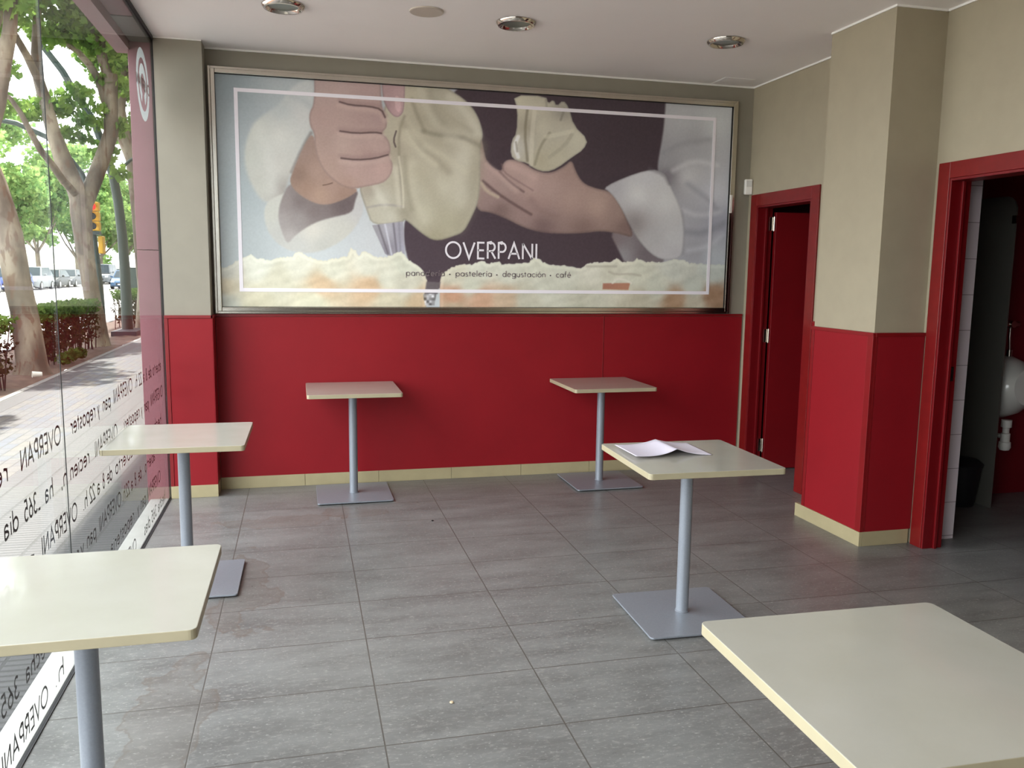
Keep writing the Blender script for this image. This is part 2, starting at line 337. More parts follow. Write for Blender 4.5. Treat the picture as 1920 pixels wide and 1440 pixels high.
def lettering(mb, s, x0, cap, width, wt, place, gap=.13):
    """strokes as ribbons; place(u, v) gives the 3D point"""
    k = width/text_width(s, gap)
    x = 0.0
    for ch in s:
        wd, strokes = G[ch]
        for st in strokes:
            pts = [(x0+(x+a)*k, b*cap) for a, b in st]
            closed = len(pts) > 3 and abs(pts[0][0]-pts[-1][0])+abs(pts[0][1]-pts[-1][1]) < 1e-6
            if closed: pts = pts[:-1]
            n = len(pts); L = []; Rr = []
            for i in range(n):
                p = pts[i]; a = pts[(i-1) % n] if (closed or i > 0) else None; b = pts[(i+1) % n] if (closed or i < n-1) else None
                def nrm(q0, q1):
                    dx, dy = q1[0]-q0[0], q1[1]-q0[1]; l = math.hypot(dx, dy) or 1e-9; return (-dy/l, dx/l)
                n1 = nrm(a, p) if a else nrm(p, b); n2 = nrm(p, b) if b else n1
                mx, my = n1[0]+n2[0], n1[1]+n2[1]; l2 = mx*mx+my*my
                if l2 < .35: mx, my = n2; s_ = 1
                else: s_ = 2/l2
                h = wt/2; L.append((p[0]+mx*h*s_, p[1]+my*h*s_)); Rr.append((p[0]-mx*h*s_, p[1]-my*h*s_))
            m_ = n if closed else n-1
            for i in range(m_):
                j = (i+1) % n; mb.add([place(*L[i]), place(*Rr[i]), place(*Rr[j]), place(*L[j])], [(0, 1, 2, 3)])
        x += wd+gap

rows = [ # baseline z, (y start, y end, text)
 (.872, [(5.66, 4.79, '@bierto de 8 @ 22 h.'), (4.713, 4.257, 'OVERPANI'), (4.19, 4.03, 'p@n'), (3.965, 3.93, 'y'), (3.888, 3.486, 'reposter'), (3.345, 2.885, 'OVERPAN'), (2.764, 2.42, 'recien'), (2.35, 2.05, 'hech@')]),
 (.704, [(5.68, 5.24, 'OVERPANI'), (5.17, 5.02, 'p@n'), (4.965, 4.93, 'y'), (4.88, 4.462, 'reposteri'), (4.301, 3.848, 'OVERPANI'), (3.745, 3.44, 'recien'), (3.40, 3.312, 'h,'), (3.212, 3.114, 'h@'), (3.055, 2.890, '_365'), (2.831, 2.697, 'di@')]),
 (.537, [(5.58, 5.27, 'hech@'), (5.20, 5.02, '365'), (4.95, 4.76, 'di@s'), (4.645, 4.219, '@bierto'), (4.15, 4.04, 'de'), (3.99, 3.955, '8'), (3.90, 3.85, '@'), (3.808, 3.716, '22'), (3.675, 3.60, 'h.'), (3.510, 3.045, 'OVERPANI'), (2.96, 2.78, 'p@n')]),
 (.370, [(5.30, 4.96, '@bierto'), (4.86, 4.76, 'de'), (4.70, 4.66, '8'), (4.61, 4.56, '@'), (4.52, 4.43, '22'), (4.41, 4.34, 'h.'), (4.307, 3.852, 'OVERPANI'), (3.791, 3.629, 'p@n'), (3.58, 3.53, 'y'), (3.50, 3.37, 'rep')]),
 (.203, [(5.46, 5.0, 'OVERPANI'), (4.945, 4.79, 'p@n'), (4.74, 4.70, 'y'), (4.60, 4.04, 'reposteri@'), (3.93, 3.60, 'recien'), (3.36, 3.12, 'recien'), (3.06, 2.80, 'hech@'), (2.735, 2.575, '365')]),
 (.036, [(5.60, 5.33, 'hech@'), (5.27, 5.10, '365'), (5.05, 4.86, 'di@s'), (4.62, 4.16, 'OVERPANI'), (4.08, 3.92, 'p@n'), (3.87, 3.83, 'y'), (3.76, 3.38, 'reposteri'), (3.21, 3.09, 'h.'), (3.006, 2.55, 'OVERPANI')]),
]
for z, segs in rows:
    mb = MB()
    for y0, y1, s in segs:
        lettering(mb, s, 0, .066, y0-y1, .0092, lambda u, v, y0=y0, z=z: (XW-.0112, y0-u, z+v))
    mb.build('lettering', vinyl_m, win)
# round emblem on the glass
def disc_ring(mb, cy, cz, r0, r1, a0, a1, x, n=40):
    vs = []; fs = []
    for i in range(n+1):
        a = math.radians(a0+(a1-a0)*i/n); vs += [(x, cy-r0*math.cos(a), cz+r0*math.sin(a)), (x, cy-r1*math.cos(a), cz+r1*math.sin(a))]
    for i in range(n): fs.append((2*i, 2*i+1, 2*i+3, 2*i+2))
    mb.add(vs, fs)
mb = MB(); disc_ring(mb, 5.455, 2.57, .150, .205, 0, 360, XW-.0112); disc_ring(mb, 5.455, 2.57, .062, .118, -65, 245, XW-.0112)
em = mb.build('emblem', vinylwhite_m, win)
mb = MB(); lettering(mb, 'OVERPANI', 0, .055, .44, .013, lambda u, v: (XW-.0106, 5.675-u, 2.545+v)); mb.build('emblem_text', vinylred_m, em)

# ------------------------------------------------------------------ poster
def proj(x, y, z):
    d = np.stack([x, y, z-HCAM], -1); a = d@np.array(R_); b = d@np.array(V_); c = d@np.array(F_)
    return 960+FPX*a/c, 720-FPX*b/c
PX0, PX1, PZ0, PZ1, PY = -.510, 3.182, 1.259, 2.760, YB-.022
NX, NZ = 900, 366
gx, gz = np.meshgrid(np.linspace(PX0, PX1, NX), np.linspace(PZ0, PZ1, NZ))
U, V = proj(gx, np.full_like(gx, PY), gz)
img = np.zeros((NZ, NX, 3))
rng = np.random.default_rng(3)
def vnoise(fx, fy, seed):
    r = np.random.default_rng(seed); g = r.random((int(fy)+3, int(fx)+3)); X = np.linspace(0, fx, NX); Y = np.linspace(0, fy, NZ)
    xi = X.astype(int); yi = Y.astype(int); tx = X-xi; ty = Y-yi; tx = tx*tx*(3-2*tx); ty = ty*ty*(3-2*ty)
    a = g[yi][:, xi]; b = g[yi][:, xi+1]; c = g[yi+1][:, xi]; d = g[yi+1][:, xi+1]
    return (a*(1-tx)+b*tx)*(1-ty)[:, None]+(c*(1-tx)+d*tx)*ty[:, None]-.5
def smoothpoly(P, it=2):
    P = np.array(P, float)
    for _ in range(it):
        Q = np.roll(P, -1, 0); P = np.stack([P*.75+Q*.25, P*.25+Q*.75], 1).reshape(-1, 2)
    return P
def sdist(P, closed=True):
    P = np.array(P, float); Q = np.roll(P, -1, 0)
    if not closed: P, Q = P[:-1], Q[:-1]
    d = np.full(U.shape, 1e9); ins = np.zeros(U.shape, bool)
    for (ax, ay), (bx, by) in zip(P, Q):
        ex, ey = bx-ax, by-ay; l = ex*ex+ey*ey+1e-9
        t = np.clip(((U-ax)*ex+(V-ay)*ey)/l, 0, 1); dd = (U-ax-t*ex)**2+(V-ay-t*ey)**2; np.minimum(d, dd, out=d)
        if closed:
            c = ((ay > V) != (by > V)); ins ^= c & (U < (bx-ax)*(V-ay)/(by-ay+1e-12)+ax)
    d = np.sqrt(d); return np.where(ins, d, -d) if closed else d
def field(samples, pw=2.2):
    num = 0; den = 0
    for x, y, r, g, b in samples:
        wgt = 1/((U-x)**2+(V-y)**2+60)**(pw/2); num = num+wgt[..., None]*np.array([r, g, b], float); den = den+wgt
    return num/den[..., None]
def comp(mask, col):
    global img
    img = img*(1-mask[..., None])+col*mask[..., None]
def ss(x): x = np.clip(x, 0, 1); return x*x*(3-2*x)
def shape(P, samples, soft=1.2, it=2, off=(0, 0), k=1.0, rim=0, rimc=.8):
    P = [(off[0]+a/k, off[1]+b/k) for a, b in P]; S = [(off[0]+s[0]/k, off[1]+s[1]/k)+tuple(s[2:]) for s in samples]
    d = sdist(smoothpoly(P, it)); c = field(S)
    if rim: c = c*(1-(1-rimc)*ss(1-np.abs(d)/rim))[..., None]
    comp(ss(.5+d/(2*soft)), c)
def stroke(P, wd, col, alpha=1, soft=1, off=(0, 0), k=1.0, it=1):
    P = [(off[0]+a/k, off[1]+b/k) for a, b in P]; P = np.array(P, float)
    for _ in range(it):
        q = [P[0]]
        for a, b in zip(P[:-1], P[1:]): q += [a*.75+b*.25, a*.25+b*.75]
        q.append(P[-1]); P = np.array(q)
    d = sdist(P, False); m = ss(.5+(wd/2-d)/(2*soft))*alpha
    comp(m, np.array(col, float))
A6 = dict(off=(380, 100), k=2.88); A7 = dict(off=(850, 100), k=2.88)
img[:] = field([(410, 150, 122, 133, 133), (430, 350, 140, 150, 148), (430, 500, 146, 154, 150), (600, 480, 170, 176, 172), (700, 460, 172, 175, 172), (560, 190, 150, 158, 155), (900, 150, 150, 148, 150), (1360, 300, 150, 155, 158), (1350, 500, 160, 168, 166)])
shape([(868, 100), (1340, 100), (1340, 560), (792, 548), (768, 500), (756, 450), (760, 400), (820, 300)], [(900, 250, 66, 52, 58), (1150, 230, 64, 51, 57), (1000, 470, 66, 52, 58), (790, 480, 70, 56, 62)], 2.5)
# right-hand jacket
shape([(1254, 90), (1480, 90), (1480, 620), (1235, 560), (1225, 440), (1236, 330), (1232, 312), (1240, 270), (1246, 230)],
      [(1280, 220, 165, 166, 164), (1340, 230, 176, 180, 176), (1250, 300, 142, 142, 142), (1300, 262, 150, 150, 150), (1290, 330, 178, 178, 174), (1340, 360, 176, 178, 180), (1250, 330, 110, 104, 108), (1300, 425, 150, 150, 152), (1345, 420, 140, 142, 150), (1300, 470, 140, 140, 142), (1340, 480, 158, 164, 164)], 3)
stroke([(1245, 285), (1280, 268), (1330, 262)], 9, (132, 132, 134), .55, 6); stroke([(1262, 320), (1300, 300), (1345, 310)], 8, (192, 192, 188), .5, 5)
stroke([(1290, 345), (1330, 375), (1350, 400)], 9, (128, 130, 136), .5, 6); stroke([(1285, 435), (1320, 438), (1355, 420)], 12, (118, 118, 124), .6, 7)
stroke([(1282, 395), (1310, 405), (1350, 398)], 8, (188, 188, 186), .5, 6); stroke([(1290, 470), (1330, 462), (1355, 440)], 8, (176, 178, 178), .5, 6)
# under-cuff, then wrist and hand
shape([(1140, 430), (1160, 470), (1175, 500), (1260, 500), (1210, 430)], [(1150, 450, 112, 98, 98), (1165, 480, 130, 126, 126), (1210, 480, 100, 90, 92)], 3)
shape([(150, 440), (160, 500), (180, 592), (262, 645), (266, 590), (310, 568), (380, 590), (440, 632), (520, 650), (600, 610), (640, 572), (662, 640), (700, 702), (770, 730), (850, 745), (900, 810), (940, 900), (980, 1000), (900, 975), (800, 958), (700, 972), (600, 975), (480, 970), (380, 942), (300, 900), (200, 858), (120, 850), (110, 700)],
      [(200, 650, 160, 132, 122), (260, 720, 150, 124, 114), (330, 620, 168, 138, 126), (420, 700, 168, 138, 126), (520, 720, 160, 132, 120), (640, 780, 158, 130, 116), (780, 820, 162, 134, 118), (880, 860, 140, 114, 102), (930, 940, 112, 88, 80), (700, 950, 118, 92, 84), (480, 940, 108, 84, 80), (250, 850, 112, 88, 82), (200, 780, 138, 112, 104), (620, 640, 150, 122, 110), (400, 850, 140, 112, 104)], 1.8, rim=6, rimc=.86, **A7)
stroke([(160, 690), (230, 750), (320, 810), (420, 870)], 5, (92, 68, 66), .8, 2.4, **A7); stroke([(250, 640), (310, 700), (380, 748)], 4, (104, 78, 74), .75, 2, **A7)
stroke([(262, 600), (272, 640), (330, 680), (430, 740)], 3, (122, 94, 88), .6, 2, **A7); stroke([(180, 600), (250, 660), (340, 740)], 10, (182, 154, 142), .45, 5, **A7)
stroke([(300, 600), (370, 630), (440, 670)], 12, (184, 154, 142), .45, 6, **A7); stroke([(420, 790), (470, 860), (560, 880)], 9, (128, 100, 92), .4, 6, **A7); stroke([(150, 700), (180, 745), (240, 775)], 6, (176, 160, 132), .7, 2.5, **A7)
# right cuff
shape([(800, 722), (1055, 620), (1140, 645), (1165, 700), (1235, 850), (1250, 960), (1240, 1090), (1190, 1118), (1110, 1112), (1040, 1060), (965, 960), (905, 830), (850, 752)],
      [(860, 730, 158, 156, 156), (1040, 660, 178, 178, 176), (1000, 760, 188, 188, 182), (1150, 800, 184, 184, 178), (1200, 1000, 172, 172, 168), (1080, 1000, 158, 156, 152), (980, 920, 128, 120, 116), (1190, 1090, 164, 162, 160)], 1.8, rim=4, rimc=.9, **A7)
stroke([(1060, 625), (1140, 655), (1165, 705)], 5, (100, 94, 98), .5, 4, **A7); stroke([(1235, 850), (1250, 960), (1240, 1085)], 4, (130, 128, 130), .5, 3, **A7)
# small twisted bag
shape([(322, 225), (500, 230), (512, 272), (540, 248), (558, 286), (592, 252), (624, 290), (650, 390), (728, 466), (704, 520), (640, 562), (560, 622), (500, 642), (440, 626), (400, 592), (340, 582), (308, 550), (314, 470), (342, 430), (346, 300)],
      [(360, 260, 184, 178, 150), (450, 300, 178, 172, 146), (400, 400, 150, 142, 118), (480, 400, 180, 174, 148), (580, 400, 172, 166, 142), (670, 460, 182, 178, 152), (560, 560, 172, 166, 138), (470, 580, 164, 156, 126), (350, 500, 176, 172, 156), (590, 320, 140, 134, 118)], 1.2, it=1, rim=4, rimc=.88, **A7)
for P, wd, c, a in [([(400, 300), (385, 430), (400, 580)], 5, (118, 108, 84), .7), ([(440, 300), (425, 430), (420, 600)], 8, (196, 190, 166), .5), ([(520, 430), (470, 500), (440, 600)], 5, (130, 122, 94), .6), ([(600, 300), (580, 360)], 4, (120, 112, 96), .7), ([(500, 450), (560, 440), (640, 420)], 8, (192, 188, 162), .5), ([(350, 450), (330, 500), (350, 560)], 7, (212, 210, 204), .7), ([(338, 480), (345, 530)], 3, (120, 112, 90), .6), ([(500, 250), (505, 300)], 4, (132, 124, 104), .6), ([(640, 440), (600, 500), (520, 560)], 7, (150, 144, 118), .5)]:
    stroke(P, wd, c, a, 2, **A7)
# left sleeve
shape([(340, 322), (262, 388), (222, 520), (232, 640), (290, 762), (345, 812), (430, 800), (460, 700), (505, 560), (560, 450), (592, 400), (575, 330), (600, 270), (598, 120), (470, 185), (420, 272)],
      [(300, 420, 172, 174, 160), (260, 560, 166, 168, 154), (420, 450, 178, 178, 166), (400, 600, 170, 168, 156), (320, 720, 164, 164, 150), (540, 350, 172, 172, 164), (550, 220, 168, 172, 166), (420, 300, 158, 164, 158), (440, 740, 140, 134, 124)], 5, **A6)
stroke([(480, 230), (540, 250), (590, 290)], 12, (150, 156, 152), .5, 6, **A6); stroke([(300, 400), (360, 560), (380, 740)], 20, (182, 182, 170), .35, 10, **A6); stroke([(585, 430), (540, 510), (480, 640)], 6, (112, 98, 88), .6, 3, **A6)
# cuff
shape([(345, 800), (328, 870), (350, 965), (420, 1045), (520, 1082), (640, 1072), (760, 1010), (838, 925), (872, 840), (862, 780), (838, 735), (700, 760), (520, 740), (420, 760)],
      [(360, 860, 166, 166, 152), (400, 980, 160, 160, 150), (520, 1050, 168, 168, 158), (650, 1040, 164, 164, 152), (600, 960, 184, 180, 164), (760, 960, 172, 170, 156), (850, 850, 168, 166, 160)], 3, **A6)
shape([(470, 690), (418, 800), (405, 890), (430, 970), (458, 1035), (500, 980), (600, 915), (700, 885), (810, 862), (822, 800), (846, 736), (760, 755), (640, 780), (540, 740)],
      [(450, 800, 126, 116, 110), (430, 900, 138, 130, 124), (470, 990, 152, 146, 138), (600, 850, 110, 97, 93), (760, 820, 94, 80, 78), (520, 800, 106, 94, 90), (520, 900, 132, 124, 118)], 2.5, **A6)
# main bag
shape([(1088, 60), (1230, 120), (1330, 195), (1420, 250), (1478, 320), (1505, 390), (1515, 450), (1496, 490), (1500, 640), (1492, 800), (1445, 900), (1410, 965), (1350, 990), (1255, 1018), (1180, 972), (1090, 892), (1084, 915), (915, 932), (886, 850), (860, 780), (846, 730), (860, 700), (930, 680), (960, 640), (950, 560), (940, 470), (940, 390), (980, 320), (1000, 200)],
      [(1130, 230, 168, 160, 132), (1250, 240, 158, 152, 128), (1380, 300, 168, 162, 138), (1440, 400, 170, 164, 140), (1300, 420, 146, 138, 112), (1200, 350, 150, 142, 116), (1120, 450, 178, 170, 142), (1250, 550, 164, 156, 130), (1420, 560, 176, 170, 146), (1150, 640, 172, 164, 136), (1300, 720, 176, 170, 144), (1440, 760, 168, 162, 138), (1200, 850, 168, 162, 134), (1340, 920, 160, 154, 124), (1260, 990, 146, 138, 108), (1050, 520, 150, 140, 116), (1060, 700, 158, 150, 124), (960, 780, 176, 172, 150), (1020, 880, 174, 170, 148), (900, 740, 148, 138, 118), (1090, 860, 140, 132, 108)], 1.8, rim=5, rimc=.86, **A6)
for P, wd, c, a, s_ in [([(1190, 420), (1260, 440), (1380, 445), (1498, 500)], 8, (122, 114, 92), .6, 4), ([(1130, 250), (1160, 340), (1200, 420)], 7, (128, 118, 94), .6, 4), ([(1090, 340), (1060, 420), (1060, 560), (1080, 820)], 5, (126, 116, 92), .6, 3), ([(1080, 380), (1140, 480), (1240, 560), (1330, 640)], 12, (138, 128, 102), .5, 7), ([(1100, 420), (1160, 520), (1260, 600)], 10, (190, 184, 156), .5, 6), ([(1270, 270), (1330, 350), (1460, 420)], 9, (150, 142, 116), .5, 6), ([(1320, 460), (1440, 500), (1490, 560)], 16, (184, 178, 154), .45, 8), ([(1130, 600), (1130, 760), (1200, 900)], 16, (182, 176, 150), .4, 9), ([(890, 832), (980, 815), (1084, 828)], 4, (140, 132, 124), .6, 2), ([(1045, 420), (1030, 470), (1042, 505)], 3, (70, 54, 54), .8, 1.2), ([(1060, 560), (1080, 700), (1084, 830)], 4, (196, 190, 166), .6, 2)]:
    stroke(P, wd, c, a, s_, **A6)
for P, wd, c, a, s_ in [([(1335, 235), (1400, 290), (1460, 370), (1490, 440)], 14, (190, 186, 164), .5, 8), ([(1180, 200), (1210, 300), (1270, 400), (1360, 436)], 16, (176, 170, 146), .5, 8), ([(1230, 210), (1250, 300), (1300, 370)], 12, (138, 130, 106), .45, 7), ([(1492, 500), (1480, 640), (1450, 800), (1380, 930)], 26, (142, 134, 108), .4, 14), ([(1160, 640), (1240, 720), (1290, 850), (1300, 960)], 22, (150, 142, 114), .35, 12), ([(1420, 520), (1380, 660), (1400, 800)], 26, (188, 182, 158), .35, 12), ([(1090, 560), (1100, 720), (1130, 840)], 9, (132, 124, 98), .45, 5), ([(1040, 620), (1052, 720), (1062, 820)], 10, (190, 184, 162), .5, 5), ([(930, 720), (960, 780), (985, 815)], 12, (190, 186, 166), .4, 6), ([(1200, 500), (1320, 560), (1420, 640)], 10, (184, 178, 150), .4, 6)]: stroke(P, wd, c, a, s_, **A6)
# left forearm and fist
shape([(592, 425), (545, 500), (485, 640), (466, 700), (520, 765), (620, 818), (700, 815), (800, 772), (850, 730), (720, 695), (650, 600), (615, 500)],
      [(560, 520, 138, 112, 98), (520, 660, 124, 98, 82), (560, 720, 142, 112, 92), (640, 760, 156, 126, 104), (620, 640, 150, 122, 106), (760, 770, 140, 110, 92), (700, 720, 150, 120, 104)], 2, **A6)
shape([(600, 60), (604, 270), (574, 322), (578, 392), (603, 432), (604, 510), (638, 620), (720, 702), (800, 736), (900, 716), (980, 700), (1022, 650), (1028, 590), (1002, 556), (1018, 520), (1002, 460), (962, 430), (998, 400), (990, 340), (965, 300), (960, 60)],
      [(640, 180, 158, 134, 124), (750, 200, 164, 138, 128), (880, 220, 160, 132, 124), (620, 350, 156, 128, 116), (720, 340, 160, 132, 120), (860, 360, 154, 126, 116), (950, 350, 150, 122, 114), (660, 480, 152, 126, 112), (760, 490, 166, 140, 126), (930, 490, 164, 136, 124), (700, 600, 156, 128, 112), (820, 630, 164, 134, 122), (960, 620, 170, 138, 126), (780, 700, 152, 122, 106), (900, 560, 148, 118, 108)], 1.8, rim=5, rimc=.88, **A6)
for P in ([(740, 262), (800, 280), (900, 286), (965, 302), (985, 345)], [(742, 420), (830, 432), (930, 426), (965, 432)], [(748, 566), (830, 576), (930, 568), (1000, 548)]):
    stroke([(a, b+14) for a, b in P], 12, (176, 150, 136), .5, 5, **A6); stroke([(a, b-9) for a, b in P], 9, (134, 106, 98), .5, 5, **A6); stroke(P, 3.2, (82, 60, 58), .85, 1.2, **A6)
stroke([(650, 712), (675, 708), (700, 700)], 2.2, (86, 62, 52), .7, 1, **A6)
# thumb
shape([(962, 60), (1092, 60), (1092, 300), (1064, 346), (1030, 342), (992, 296), (970, 235)], [(1000, 200, 156, 124, 120), (1060, 220, 166, 134, 130), (1050, 300, 172, 136, 134), (1000, 280, 146, 114, 112)], 1.5, rim=4, rimc=.85, **A6)
shape([(1036, 225), (1064, 235), (1072, 290), (1062, 325), (1040, 300)], [(1050, 260, 178, 146, 142), (1060, 310, 186, 150, 148)], 1.5, **A6)
# nozzle
shape([(915, 928), (1082, 908), (1092, 1085), (1060, 1092), (1022, 1108), (985, 1082)], [(950, 960, 132, 128, 130), (1000, 950, 156, 154, 158), (1060, 960, 136, 132, 140), (1010, 1050, 118, 112, 118), (1070, 1050, 146, 144, 154)], 1.2, it=0, **A6)
for P, c in [([(950, 930), (1000, 1080)], (92, 86, 90)), ([(985, 925), (1022, 1095)], (182, 182, 186)), ([(1030, 920), (1048, 1080)], (96, 90, 96)), ([(1060, 915), (1068, 1080)], (120, 116, 124))]: stroke(P, 3.5, c, .7, 1.5, it=0, **A6)
# cream: two long piped rows, drawn with a jagged upper edge
def jag(P, amp, seed, step=5):
    r = np.random.default_rng(seed); out = []
    for (ax, ay), (bx, by) in zip(P[:-1], P[1:]):
        n = max(1, int(math.hypot(bx-ax, by-ay)/step))
        for i in range(n): t = i/n; out.append((ax+(bx-ax)*t+r.uniform(-2, 2), ay+(by-ay)*t+r.uniform(-amp, amp)))
    out.append(P[-1]); return out
tn = vnoise(70, 26, 5); tn2 = vnoise(28, 14, 6); tn3 = vnoise(200, 80, 9)
def cream(P, samples, soft, off, k, amp=4, seed=1):
    global img
    top = jag(P, amp, seed, 9); top = [(off[0]+a/k, off[1]+b/k) for a, b in top]
    poly = top+[(top[-1][0], 600), (top[0][0], 600)]; d = sdist(poly); c = field([(off[0]+s[0]/k, off[1]+s[1]/k)+tuple(s[2:]) for s in samples], 4.6)
    c = c+(tn*9+tn2*9+tn3*6)[..., None]*ss((d)/14)[..., None]*.9; c = c+(16*ss(1-np.abs(d-4)/5))[..., None]*.6
    comp(ss(.5+d/(2*soft)), c)
ridge = np.sin((U*.9+V*2.6)/9+tn2*5)*6; tn2 = tn2+ridge/16
cream([(60, 1170), (140, 1150), (200, 1108), (262, 1088), (300, 1108), (360, 1116), (430, 1100), (485, 1102), (500, 1080), (530, 1070), (552, 1088), (600, 1110), (660, 1122), (700, 1110), (780, 1096), (798, 1050), (826, 1066), (846, 1096), (862, 1068), (905, 1078), (922, 1098), (985, 1102), (1040, 1080), (1075, 1072), (1100, 1100), (1130, 1130), (1170, 1150), (1195, 1185), (1212, 1225), (1205, 1380)],
      [(130, 1180, 168, 166, 148), (120, 1250, 176, 164, 132), (110, 1350, 160, 162, 144), (300, 1150, 186, 186, 164), (520, 1130, 190, 188, 164), (700, 1170, 188, 186, 160), (900, 1150, 190, 188, 164), (1100, 1150, 184, 184, 160), (400, 1230, 178, 174, 146), (650, 1255, 186, 158, 118), (900, 1262, 184, 152, 112), (1100, 1240, 176, 172, 148), (300, 1340, 176, 170, 138), (600, 1340, 184, 180, 148), (1000, 1345, 180, 170, 138), (1180, 1340, 176, 150, 112), (1000, 1210, 186, 184, 160)], 1.2, (380, 100), 2.88, 5, 2)
cream([(-75, 1240), (-62, 1190), (-20, 1160), (40, 1138), (100, 1140), (160, 1118), (186, 1136), (250, 1122), (262, 1140), (340, 1136), (410, 1128), (430, 1104), (462, 1108), (482, 1126), (520, 1138), (600, 1146), (690, 1160), (722, 1138), (760, 1130), (850, 1124), (882, 1106), (912, 1126), (970, 1122), (992, 1108), (1042, 1126), (1120, 1126), (1180, 1114), (1240, 1112), (1275, 1132), (1400, 1140), (1620, 1150)],
      [(0, 1190, 178, 174, 148), (150, 1160, 184, 184, 162), (300, 1180, 182, 182, 160), (450, 1150, 184, 184, 160), (600, 1200, 178, 178, 156), (740, 1160, 184, 182, 160), (860, 1180, 182, 180, 156), (900, 1150, 186, 184, 160), (1000, 1200, 180, 180, 156), (1200, 1170, 176, 178, 160), (1400, 1180, 168, 174, 160), (100, 1250, 176, 176, 152), (500, 1260, 174, 174, 152), (1100, 1260, 174, 176, 154), (1300, 1260, 170, 174, 156), (0, 1325, 172, 124, 92), (150, 1325, 176, 134, 102), (280, 1325, 176, 150, 118), (400, 1330, 172, 168, 144), (700, 1340, 168, 166, 142), (1000, 1330, 166, 160, 134), (1200, 1330, 148, 116, 84), (1400, 1310, 142, 108, 78), (1300, 1360, 168, 160, 134), (0, 1365, 170, 150, 120)], 1.2, (850, 100), 2.88, 4, 4)
shape([(808, 1242), (955, 1240), (945, 1278), (806, 1274)], [(830, 1255, 156, 100, 76), (930, 1260, 164, 108, 80)], 1.5, it=0, **A7)
stroke([(860, 1240), (885, 1215), (930, 1225), (960, 1240)], 4, (196, 192, 172), .8, 1.4, **A7); stroke([(840, 1180), (880, 1195), (950, 1190), (1010, 1200)], 4, (150, 142, 118), .5, 2, **A7); stroke([(720, 1150), (800, 1150), (880, 1150)], 4, (146, 140, 118), .5, 2, **A7)
shape([(1210, 1232), (1284, 1236), (1268, 1300), (1198, 1300)], [(1240, 1270, 92, 82, 82)], 2, it=0, **A6)
d = sdist([(380+a/2.88, 100+b/2.88) for a, b in [(1190, 1298), (1262, 1298), (1252, 1362), (1200, 1362)]]); comp(ss(.5+d/3)*.8, 120+(tn3*190)[..., None]+np.array([4, 0, -2.]))
img += (vnoise(400, 170, 11)*5)[..., None]
img = np.clip(img, 0, 255)
POSTER_GAIN = 1.7
grey_ = img.mean(2, keepdims=True); img = (grey_+(img-grey_)*.78)*np.array([1.0, 1.0, 1.025])
lin = np.where(img/255 <= .04045, img/255/12.92, ((img/255+.055)/1.055)**2.4)
lin = np.clip(lin*POSTER_GAIN, 0, .95)
vsn = np.stack([gx.ravel(), np.full(gx.size, PY), gz.ravel()], 1)
i0 = (np.arange(NZ-1)[:, None]*NX+np.arange(NX-1)[None, :]).ravel()
fsn = np.stack([i0, i0+1, i0+NX+1, i0+NX], 1)
me = bpy.data.meshes.new('poster_print'); me.vertices.add(len(vsn)); me.vertices.foreach_set('co', vsn.ravel())
me.loops.add(fsn.size); me.loops.foreach_set('vertex_index', fsn.ravel()); me.polygons.add(len(fsn)); me.polygons.foreach_set('loop_start', np.arange(0, fsn.size, 4)); me.update(calc_edges=True)
ca = me.color_attributes.new('print', 'FLOAT_COLOR', 'POINT'); ca.data.foreach_set('color', np.concatenate([lin.reshape(-1, 3), np.ones((NX*NZ, 1))], 1).ravel())
pm = M('printed_satin_poster', (1, 1, 1, 1), .38, spec=.35); at_ = pm.n('ShaderNodeAttribute'); at_.attribute_name = 'print'; pm.base(at_.outputs['Color']); me.materials.append(pm.m)
poster = empty('framed_poster', (1.34, YB, 1.21), 0, 'wide steel framed bakery poster of hands piping cream, above the red wall panel', 'poster')
def under(o, par):
    o.parent = par; o.matrix_parent_inverse = Matrix.Translation(par.location).inverted(); return o
under((lambda o: (C.objects.link(o), o)[1])(bpy.data.objects.new('print', me)), poster)
under(MB().box(PX0-.02, PX1+.02, PY+.002, YB-.0005, PZ0-.02, PZ1+.02).build('backing', black_m), poster)
FX0, FX1, FZ0, FZ1 = -.5547, 3.2323, 1.2107, 2.8076
def frame(x0, x1, z0, z1, w_, y0, y1, name, m, bev=.002):
    mb = MB(); mb.box(x0, x0+w_, y0, y1, z0, z1); mb.box(x1-w_, x1, y0, y1, z0, z1); mb.box(x0+w_, x1-w_, y0, y1, z0, z0+w_); mb.box(x0+w_, x1-w_, y0, y1, z1-w_, z1)
    return under(mb.build(name, m, bevel=bev), poster)
frame(FX0, FX1, FZ0+.002, FZ1, .016, YB-.030, YB-.001, 'outer_frame', brushed_m)
frame(FX0+.0165, FX1-.0165, FZ0+.0185, FZ1-.0165, .027, YB-.040, YB-.001, 'inner_frame', brushed_m, .003)
mb = MB(); mb.box(3.186, 3.204, YB-.052, YB-.040, 1.98, 2.115); under(mb.build('latch', plastic_m, bevel=.002), poster)['label'] = 'grey latch on the right side of the frame'
mb = MB(); bx0, bx1, bz0, bz1, bw = -.396, 3.056, 1.360, 2.680, .024
mb.box(bx0, bx0+bw, PY-.0030, PY-.0010, bz0, bz1); mb.box(bx1-bw, bx1, PY-.0030, PY-.0010, bz0, bz1); mb.box(bx0+bw, bx1-bw, PY-.0030, PY-.0010, bz0, bz0+bw); mb.box(bx0+bw, bx1-bw, PY-.0030, PY-.0010, bz1-bw, bz1)
printwhite_m = speckle('printed_white', srgb(250, 244, 250), .01, 20, .5, 0); printgrey_m = speckle('printed_grey', srgb(132, 118, 120), .02, 20, .5, 0)
under(mb.build('border_line', printwhite_m), poster)
